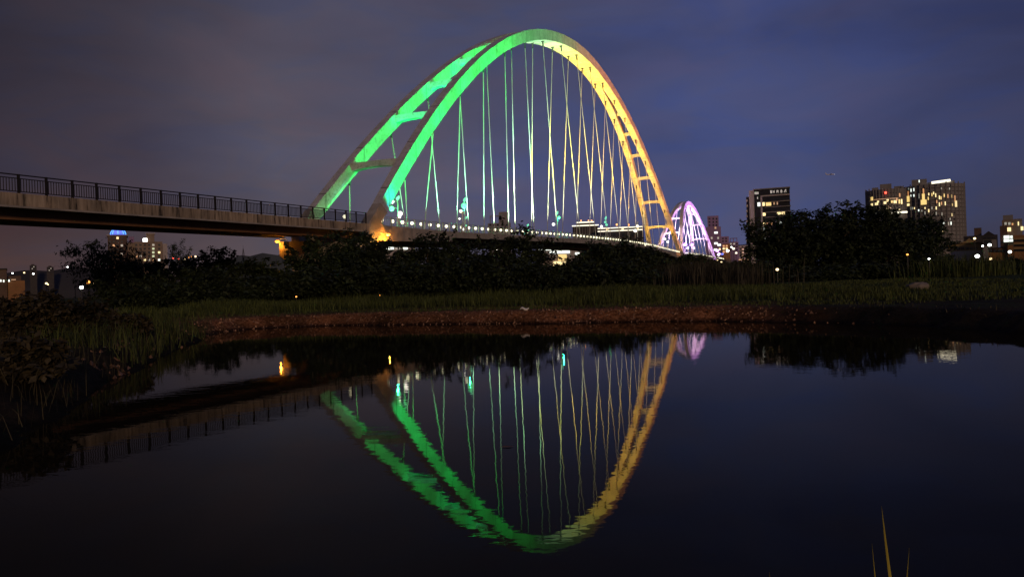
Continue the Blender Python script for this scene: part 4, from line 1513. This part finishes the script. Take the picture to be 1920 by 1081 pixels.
for x_, y_, w_, h_, m_ in [(1634, 372, 5, 6, "win_yellow"), (1634, 383, 4, 4, "win_warm"), (1643, 382, 5, 4, "win_warm"), (1646, 378, 3, 3, "win_warm"), (1659, 380, 4, 4, "win_warm"), (1665, 376, 5, 4, "win_warm"), (1672, 378, 3, 4, "win_yellow"), (1678, 378, 5, 5, "win_warm"), (1681, 373, 2.4, 5, "win_orange"), (1686, 377, 3, 7, "win_yellow"), (1690, 377, 3.6, 8, "win_warm"), (1687, 365, 3, 6, "win_orange"), (1663.5, 391, 2.4, 3, "win_warm"), (1664, 395.5, 3.4, 3.4, "win_warm"), (1686, 393, 2.4, 3, "win_warm")]:
    winsA.append((x_, y_, w_, h_, m_))
for i in range(9):
    winsA.append((1640 + i * 5.2, 374 - i * 0.35, 5, 1.2, "win_dim_orange"))
for i in range(22):
    winsA.append((wr.uniform(1634, 1694), wr.choice((386, 390, 394)), 2, 2.4, wr.choice(("dark_glass", "win_dim_orange", "dark_glass"))))
tA, radA, cyA, ztA = round_tower(1631.5, 1692.5, 354, 600, "curved tower with stepped roof and rows of orange lit balconies", winsA, None, [(1649, 1671, 343.5, 354, 1), (1634, 1646, 350.5, 354, 1), (1676, 1690, 347.5, 354, 1)], M["wall_grey"])
x0_, z0_ = tA.xz(1636, 402)
x1_, z1_ = tA.xz(1700, 397)
mb = MB()
mb.tube([Vector((x0_ + (x1_ - x0_) * f, cyA - radA * 0.9 - 3 + 5 * (2 * f - 1) ** 2, z0_ + (z1_ - z0_) * f)) for f in np.linspace(0, 1, 12)], 1.7 * tA.dist / F, 6)
mb.build("terrace_light_strip", M["strip_white"], tA.o)
xx, zz_ = tA.xz(1660, 361.5)
mb = MB()
mb.ball((xx, cyA - radA * 0.9 - 1.0, zz_), 0.9, 8, 6)
mb.build("beacon", M["lamp_red"], tA.o)

# low houses on the right
b4 = Bld("hall", 1808, 465, 235, "long yellow hall with a low gabled roof at the right", "building")
b4.block("wall", 1776, 1841.5, 456, None, "wall_yellow", 0, 10)
mb = MB()
xa, za = b4.xz(1797, 455.8)
xb, zb_ = b4.xz(1840, 454)
xm, zm = b4.xz(1817, 446)
mb.poly_prism([(xa, za), (xb, zb_), (xb - 2.5, zb_ + 0.8), (xm, zm), (xa + 2, za + 0.6)], lambda a_, b_: (a_, 0.3, b_), lambda a_, b_: (a_, 10, b_))
fixn(mb.build("gable_roof", M["wall_yellow"], b4.o))
b4.block("eaves", 1775, 1842, 455.2, 456.2, "roof_dark", -0.5, 10.9)
for i in range(5):
    b4.w(1797 + i * 8, 466 - i * 0.25, 4.6, 4, "dark_glass")
b4.block("base_band", 1770, 1841, 470.5, None, "wall_pale", -0.8, 0.7)
b5 = Bld("house", 1838, 445, 300, "dark roofed house with a square stair tower behind the hall", "building")
b5.block("wall", 1806, 1870, 441, None, "wall_dark", 0, 12)
b5.block("stair_tower", 1826, 1840, 427, 441, "wall_brown", 2, 6)
mb = MB()
xa, za = b5.xz(1841, 441)
xb, _ = b5.xz(1866, 441)
xm, zm = b5.xz(1853, 433)
mb.poly_prism([(xa, za - 0.2), (xb, za - 0.2), (xm, zm)], lambda a_, b_: (a_, 0.0, b_), lambda a_, b_: (a_, 9, b_))
fixn(mb.build("roof", M["roof_dark"], b5.o))
for i, x_ in enumerate((1812, 1820, 1846, 1854, 1862)):
    b5.w(x_, 446.5, 4, 3.4, "dark_glass")
b5b = Bld("house", 1855, 460, 225, "grey walled house with a dark shutter right of the hall", "building")
b5b.block("wall", 1842.5, 1868, 448, None, "wall_grey", 0, 8)
b5b.w(1852, 455, 10, 9, "dark_glass", 0, "shutter")
b5b.block("parapet", 1842, 1869, 446.8, 448.2, "roof_dark", -0.3, 8.6)
b6 = Bld("apartment_block", 1895, 440, 260, "lit flats with orange floors and a stepped roof at right edge", "building")
b6.block("wall", 1874, 1888, 423, None, "wall_brown", 0, 10)
b6.block("wall", 1878, 1905, 412, None, "wall_tan", 3, 10)
b6.block("roof_box", 1880, 1899, 403, 412, "wall_grey", 4, 7)
b6.block("wall", 1900, 1916, 410, None, "wall_grey", 5, 8)
b6.block("wall", 1899.6, 1940, 440, None, "wall_orange", -2, 8)
for y_ in (447, 456, 465):
    b6.block("balcony_band", 1900, 1941, y_ - 1.6, y_ + 1.2, "wall_yellow", -3, 1)
    for x_ in (1904, 1911, 1918):
        b6.w(x_, y_ + 4, 5, 3.6, "dark_glass", -2)
for x_, y_, w_, h_, m_ in [(1891.5, 430, 5, 6, "win_warm"), (1909, 419, 1.4, 6, "win_warm"), (1916, 428, 3.4, 6, "win_warm"), (1887, 444.5, 7.5, 5, "win_white"), (1896, 444, 3, 4, "win_white"), (1887, 451, 7.5, 4, "win_white"), (1896, 450.5, 4, 4, "win_white"), (1885, 419, 3, 4, "win_dim"), (1892, 419, 3, 4, "win_dim"), (1898, 420, 2, 3, "win_orange")]:
    b6.w(x_, y_, w_, h_, m_, -0.1 if y_ > 440 else 2.9 if x_ < 1900 else 4.9)
b7 = Bld("shed", 1868, 470, 210, "low rust orange shed with posts below the lit flats", "building")
b7.block("wall", 1853, 1884, 465, None, "wall_orange", 0, 6)
b7.block("roof", 1851, 1886, 463.6, 465, "roof_dark", -0.6, 7)
for x_ in (1857, 1865, 1873, 1881):
    b7.w(x_, 470, 4.6, 5, "dark_glass", 0, "opening")
b7.block("stall_front", 1889, 1899, 459, None, "wall_orange", -1, 3)
# building with roof frame behind the hangers
b8 = Bld("apartment_block", 937, 425, 380, "dark flats with an open roof frame behind the hanger cables", "building")
b8.block("wall", 914, 957, 418, None, "wall_grey", 0, 14)
b8.block("stair_tower", 935, 952, 397, 418, "wall_grey", 4, 8)
b8.block("roof_frame", 918, 936, 404, 406, "wall_grey", 2, 1)
for x_ in (918, 926, 934.5):
    b8.block("roof_frame", x_, x_ + 1.5, 406.1, 418, "wall_grey", 2, 1)
for i, x_ in enumerate((919, 926, 933, 942, 950)):
    for y_ in (421.5, 428, 434):
        b8.w(x_, y_, 3.6, 3.4, "dark_glass")
# blocks with white light bands
b9 = Bld("office_block", 1095, 430, 420, "block with curved top tier outlined by pale light bands", "building", "blocks with light bands behind the bridge")
b9.block("wall", 1073, 1121, 424, None, "wall_dark", 0, 14)
b9.block("top_tier", 1081, 1113, 417, 424, "wall_dark", 2, 9)
for x0_, x1_, y_, yy in ((1072, 1122, 422.5, -0.5), (1080, 1114, 416.5, 1.5)):
    b9.block("light_band", x0_, x1_, y_ - 0.9, y_ + 0.9, "strip_white", yy, 0.6)
for x_ in np.arange(1076, 1121, 5):
    b9.block("facade_pier", x_, x_ + 1.3, 425, None, "wall_grey", -0.4, 0.5)
for i, x_ in enumerate((1089, 1103, 1109)):
    b9.w(x_, 413.5, 2, 2, "lamp_orange", 4, "roof_lamp")
b10 = Bld("shopping_arcade", 1163, 437, 400, "long low block with two pale light bands left of the yellow leg", "building", "blocks with light bands behind the bridge")
b10.block("wall", 1121, 1206, 425, None, "wall_dark", 0, 14)
for y_ in (426.5, 432):
    b10.block("light_band", 1120, 1205, y_ - 0.8, y_ + 0.8, "strip_white", -0.6, 0.5)
for x_ in (1138, 1167, 1195):
    b10.w(x_, 429.3, 4, 5, "win_yellow", -0.2)
for x_ in np.arange(1126, 1204, 8.5):
    b10.w(x_, 440, 4.5, 6, "dark_glass", 0)
for x_, y_ in ((1156, 421), (1178, 421.5)):
    b10.w(x_, y_, 3, 3, "lamp_orange", 1, "roof_lamp")
# right of the lilac arch
b11 = Bld("apartment_tower", 1336, 440, 520, "mauve lit tower right behind the lilac arch", "building")
b11.block("wall", 1326, 1347, 404.5, 425, "wall_mauve", 2, 14)
b11.block("wall", 1322, 1351, 425, None, "wall_mauve", 0, 16)
for x_, y_, m_ in ((1342, 436, "win_white"), (1341, 427, "win_dim_orange"), (1334, 446, "win_dim"), (1346, 446, "win_dim"), (1342, 456, "win_white"), (1348, 459, "win_white"), (1349, 467, "win_warm"), (1341, 468, "win_white")):
    b11.w(x_, y_, 6 if m_ == "win_white" else 3, 3.6, m_)
for x_ in (1330, 1337, 1343):
    for y_ in (410, 416, 422):
        b11.w(x_, y_, 2.6, 3, "dark_glass", 2)
b12 = Bld("apartment_block", 1360, 460, 460, "mauve block with glowing orange shop floor right of the mauve tower", "building", "blocks right of the lilac arch")
b12.block("wall", 1351.3, 1366, 443, None, "wall_mauve", 0, 14)
b12.block("wall", 1354, 1368, 457, None, "wall_orange", -2, 1.9)
for i, x_ in enumerate((1356.5, 1362)):
    for j, y_ in enumerate((461, 466, 472)):
        b12.w(x_, y_, 3.4, 3, ("win_orange", "win_warm", "win_orange")[j], -2)
for x_ in (1355, 1361):
    for y_ in (447, 452):
        b12.w(x_, y_, 3, 2.8, "dark_glass", 0)
b13 = Bld("apartment_block", 1376, 460, 480, "grey mauve flats with a roof frame between lilac arch and dark tower", "building", "blocks right of the lilac arch")
b13.block("wall", 1367, 1384, 453, None, "wall_mauve", 0, 14)
b13.block("roof_frame", 1368, 1382, 446, 447.2, "wall_mauve", 1, 2)
for x_ in (1368, 1374, 1380.5):
    b13.block("roof_frame", x_, x_ + 1.4, 447.2, 453, "wall_mauve", 1, 2)
for x_ in (1370, 1376, 1381):
    for y_ in (457, 462, 468):
        b13.w(x_, y_, 3, 2.8, "win_dim" if (x_ + y_) % 3 == 0 else "dark_glass")
b14 = Bld("apartment_block", 1393, 470, 400, "dull pink block at the foot of the dark tower", "building", "blocks right of the lilac arch")
b14.block("wall", 1384.4, 1402, 459.5, None, "wall_pale", 0, 12)
b14.block("eaves", 1383, 1403, 458.4, 459.8, "roof_dark", -0.5, 13)
for y_ in (464, 470, 476):
    b14.block("floor_band", 1384, 1402.4, y_ - 0.6, y_ + 0.6, "wall_brown", -0.5, 0.45)
    for x_ in (1388, 1393, 1398):
        b14.w(x_, y_ + 3, 3, 2.6, "win_dim_orange" if x_ == 1393 else "dark_glass")
b14.w(1394, 487, 17, 3, "win_orange", -3, "shop_front")
# floodlit walls seen under the deck, their light given as glowing panels
b15 = Bld("lit_frontage", 1043, 480, 300, "brightly lit frontage glimpsed through the gap under the bridge", "building", "lit frontages under the bridge")
b15.block("wall", 1008, 1082, 464, None, "wall_pale", 0, 8)
for x0_, x1_, y0_, y1_, m_ in ((1010, 1072, 464.5, 468.5, "win_white"), (1030, 1068, 470, 475, "win_white"), (1046, 1062, 477, 488, "win_yellow"), (1037, 1062, 489.5, 502, "win_warm"), (1078, 1086, 473, 478, "win_white")):
    b15.block("glow_panel", x0_, x1_, y0_, y1_, m_, -0.3, 0.2)
b16 = Bld("lit_frontage", 740, 466, 300, "pale lit frontage seen under the deck right of the yellow pier", "building", "lit frontages under the bridge")
b16.block("wall", 702, 778, 461, None, "wall_pale", 0, 8)
for x0_, x1_, m_ in ((708, 718, "win_dim"), (722, 738, "win_white"), (741, 752, "win_dim"), (755, 764, "win_white")):
    b16.block("glow_panel", x0_, x1_, 462.5, 467.5, m_, -0.3, 0.2)


# ------------------------------------------------------------------ far street lamps
def street_lamp(px, py, Y, rpx, m, label, group="street lamps beyond the trees"):
    p_ = at(px, py, Y)
    g_ = max(0.0, min(gh(p_.x, Y), p_.z - 1.5))
    r = thing("street_lamp", (p_.x, Y, g_), label, "street lamp", group)
    hh = p_.z - g_
    rad = rpx * Y / F
    mb = MB()
    mb.tube([(0, 0, -0.3), (0, 0, hh - rad * 0.6)], 0.05 + rad * 0.06, 5)
    mb.build("post", M["bracket"], r)
    mb = MB()
    mb.ball((0, 0, hh), rad, 10, 7, 0.85)
    mb.build("lamp_head", M[m], r, smooth=True)


for a_ in [(152.5, 538.5, 50, 3.4, "lamp_white", "white street lamp low at the left, nearest the water"), (164.5, 528.5, 90, 4.0, "lamp_orange", "big orange street lamp in front of the shaggy tree"), (176, 531, 90, 2.6, "lamp_warm", "small warm lamp just right of the big orange one"), (86.5, 531, 90, 2.0, "lamp_warm", "twin warm lamp left of the big orange one"), (89.5, 533, 91, 1.3, "lamp_warm", "smaller of the twin warm lamps at the left"), (140, 527, 95, 1.3, "lamp_white", "tiny white lamp between twin lamps and orange lamp"), (45, 511, 700, 1.4, "lamp_warm", "warm lamp on the far left hillside"), (62, 513, 700, 1.5, "lamp_white", "white lamp on the left hillside under the taller tower"), (23, 512, 700, 1.2, "lamp_white", "leftmost lamp on the far left hillside"), (126, 500.5, 900, 1.4, "lamp_white", "lamp at the top of the left hill beside the shaggy tree"), (234, 494, 110, 1.8, "lamp_orange", "orange lamp showing through the shaggy tree's crown"),
           (323.5, 484, 240, 1.8, "lamp_red", "larger of two red lights below the ramp"), (334.5, 485, 240, 1.4, "lamp_red", "smaller of two red lights below the ramp"),
           (346, 486, 230, 1.6, "lamp_warm", "lowest warm light of the row below the ramp"), (353, 482, 230, 1.6, "lamp_orange", "first orange light of the row below the ramp"), (359, 481, 230, 1.6, "lamp_orange", "second orange light of the row below the ramp"), (366, 480.5, 230, 1.7, "lamp_warm", "third and brightest light of the row below the ramp"), (371, 480.5, 230, 1.2, "lamp_red", "last reddish light of the row below the ramp"),
           (1457, 505, 70, 2.8, "lamp_warm", "warm lamp low between the right bank bushes"), (1404, 500, 90, 1.7, "lamp_warm", "upper of two warm lamps at the left end of right clump"), (1405.5, 504.5, 90, 1.6, "lamp_warm", "lower of two warm lamps at the left end of right clump"),
           (1832, 480, 68, 3.8, "lamp_white", "brightest white lamp in front of the long hall"), (1857, 485, 68, 2.8, "lamp_warm", "warm lamp right of the brightest white lamp"), (1855, 459, 150, 2.8, "lamp_white", "white lamp in front of the grey house"), (1893, 472, 140, 2.8, "lamp_white", "white lamp below the orange stall front"), (1827, 447, 180, 2.2, "lamp_warm", "warm lamp on the hall's roof line"), (1842, 461, 160, 1.6, "lamp_white", "white lamp at the hall's right corner"), (1741.5, 485, 66, 1.7, "lamp_white", "white lamp at the foot of the rightmost big tree"), (1758, 472, 120, 2.0, "lamp_warm", "warm lamp at the hall's left end"), (1758, 463, 120, 1.5, "lamp_white", "white lamp above the warm one at the hall's left end"), (1701, 477, 70, 2.0, "lamp_orange", "orange light inside the right bank trees"),
           (1364, 470, 330, 2.6, "lamp_white", "white lamp right of the lilac arch"), (1375, 466, 340, 2.6, "strip_white", "tall lamp before the grey mauve flats"), (1380, 474, 340, 2.2, "strip_white", "second lamp before the grey mauve flats"), (1371, 463, 350, 1.2, "lamp_white", "tiny white lamp between lilac arch and flats"), (1354, 476, 330, 2.4, "neon_blue", "blue light right of the lilac arch"), (1347, 477, 330, 2.6, "globe_lilac", "lilac light at the lilac arch's right foot"), (1352, 491, 300, 1.8, "lamp_warm", "warm light below the lilac arch's right foot"), (1345, 487, 300, 1.8, "lamp_warm", "warm light under the lilac arch"), (1388, 493, 280, 1.8, "lamp_warm", "warm light below the dull pink block"), (1396, 491, 280, 2.0, "lamp_warm", "last warm light before the dark tower's tree"),
           (848, 476, 125, 1.5, "lamp_white", "white light through the tree below the globe lamps"), (930, 468, 125, 1.2, "lamp_white", "white light through the round topped tree"), (672, 545, 62, 2.0, "lamp_orange", "orange light glinting at the foot of the large round tree"), (555, 556, 58, 1.6, "lamp_orange", "low orange light at the left foot of the large round tree"), (712, 553, 60, 1.4, "lamp_orange", "low orange light at the edge of the meadow grass")]:
    street_lamp(*a_)

# ------------------------------------------------------------------ aircraft
M["aircraft_white"] = mat("aircraft_white", (0.85, 0.85, 0.87), 0.4)
pa = at(1556, 327, 900)
air = thing("aeroplane", (pa.x, 900, pa.z), "small aeroplane with a landing light in the sky between the towers", "aeroplane")
mb = MB()
mb.tube([(-7, 0, 0.2), (-5.5, 0, 0), (4.5, 0, 0), (6.3, 0, -0.1), (7.2, 0, -0.25)], [0.15, 0.6, 0.85, 0.6, 0.1], 10)
mb.build("fuselage", M["aircraft_white"], air, smooth=True)
for s_ in (1, -1):
    mb = MB()
    mb.hexa([(-0.6, s_ * 0.5, -0.3), (1.8, s_ * 0.5, -0.3), (-0.9, s_ * 8, 0.2), (-1.9, s_ * 8, 0.2), (-0.6, s_ * 0.5, -0.1), (1.8, s_ * 0.5, -0.1), (-0.9, s_ * 8, 0.35), (-1.9, s_ * 8, 0.35)])
    fixn(mb.build("wing", M["aircraft_white"], air))
mb = MB()
mb.hexa([(-7, -0.08, 0.4), (-5.2, -0.08, 0.4), (-5.2, 0.08, 0.4), (-7, 0.08, 0.4), (-7.6, -0.05, 2.8), (-6.6, -0.05, 2.8), (-6.6, 0.05, 2.8), (-7.6, 0.05, 2.8)])
fixn(mb.build("tail_fin", M["post_paint"], air))
mb = MB()
mb.ball((7.0, -0.5, -0.1), 0.55, 8, 6)
air.scale = (0.75, 0.75, 0.75)
mb.build("landing_light", mat("landing_light", (0.8, 0.8, 0.8), 0.4, emit=(0.75, 0.8, 1.0), estr=0.5), air)
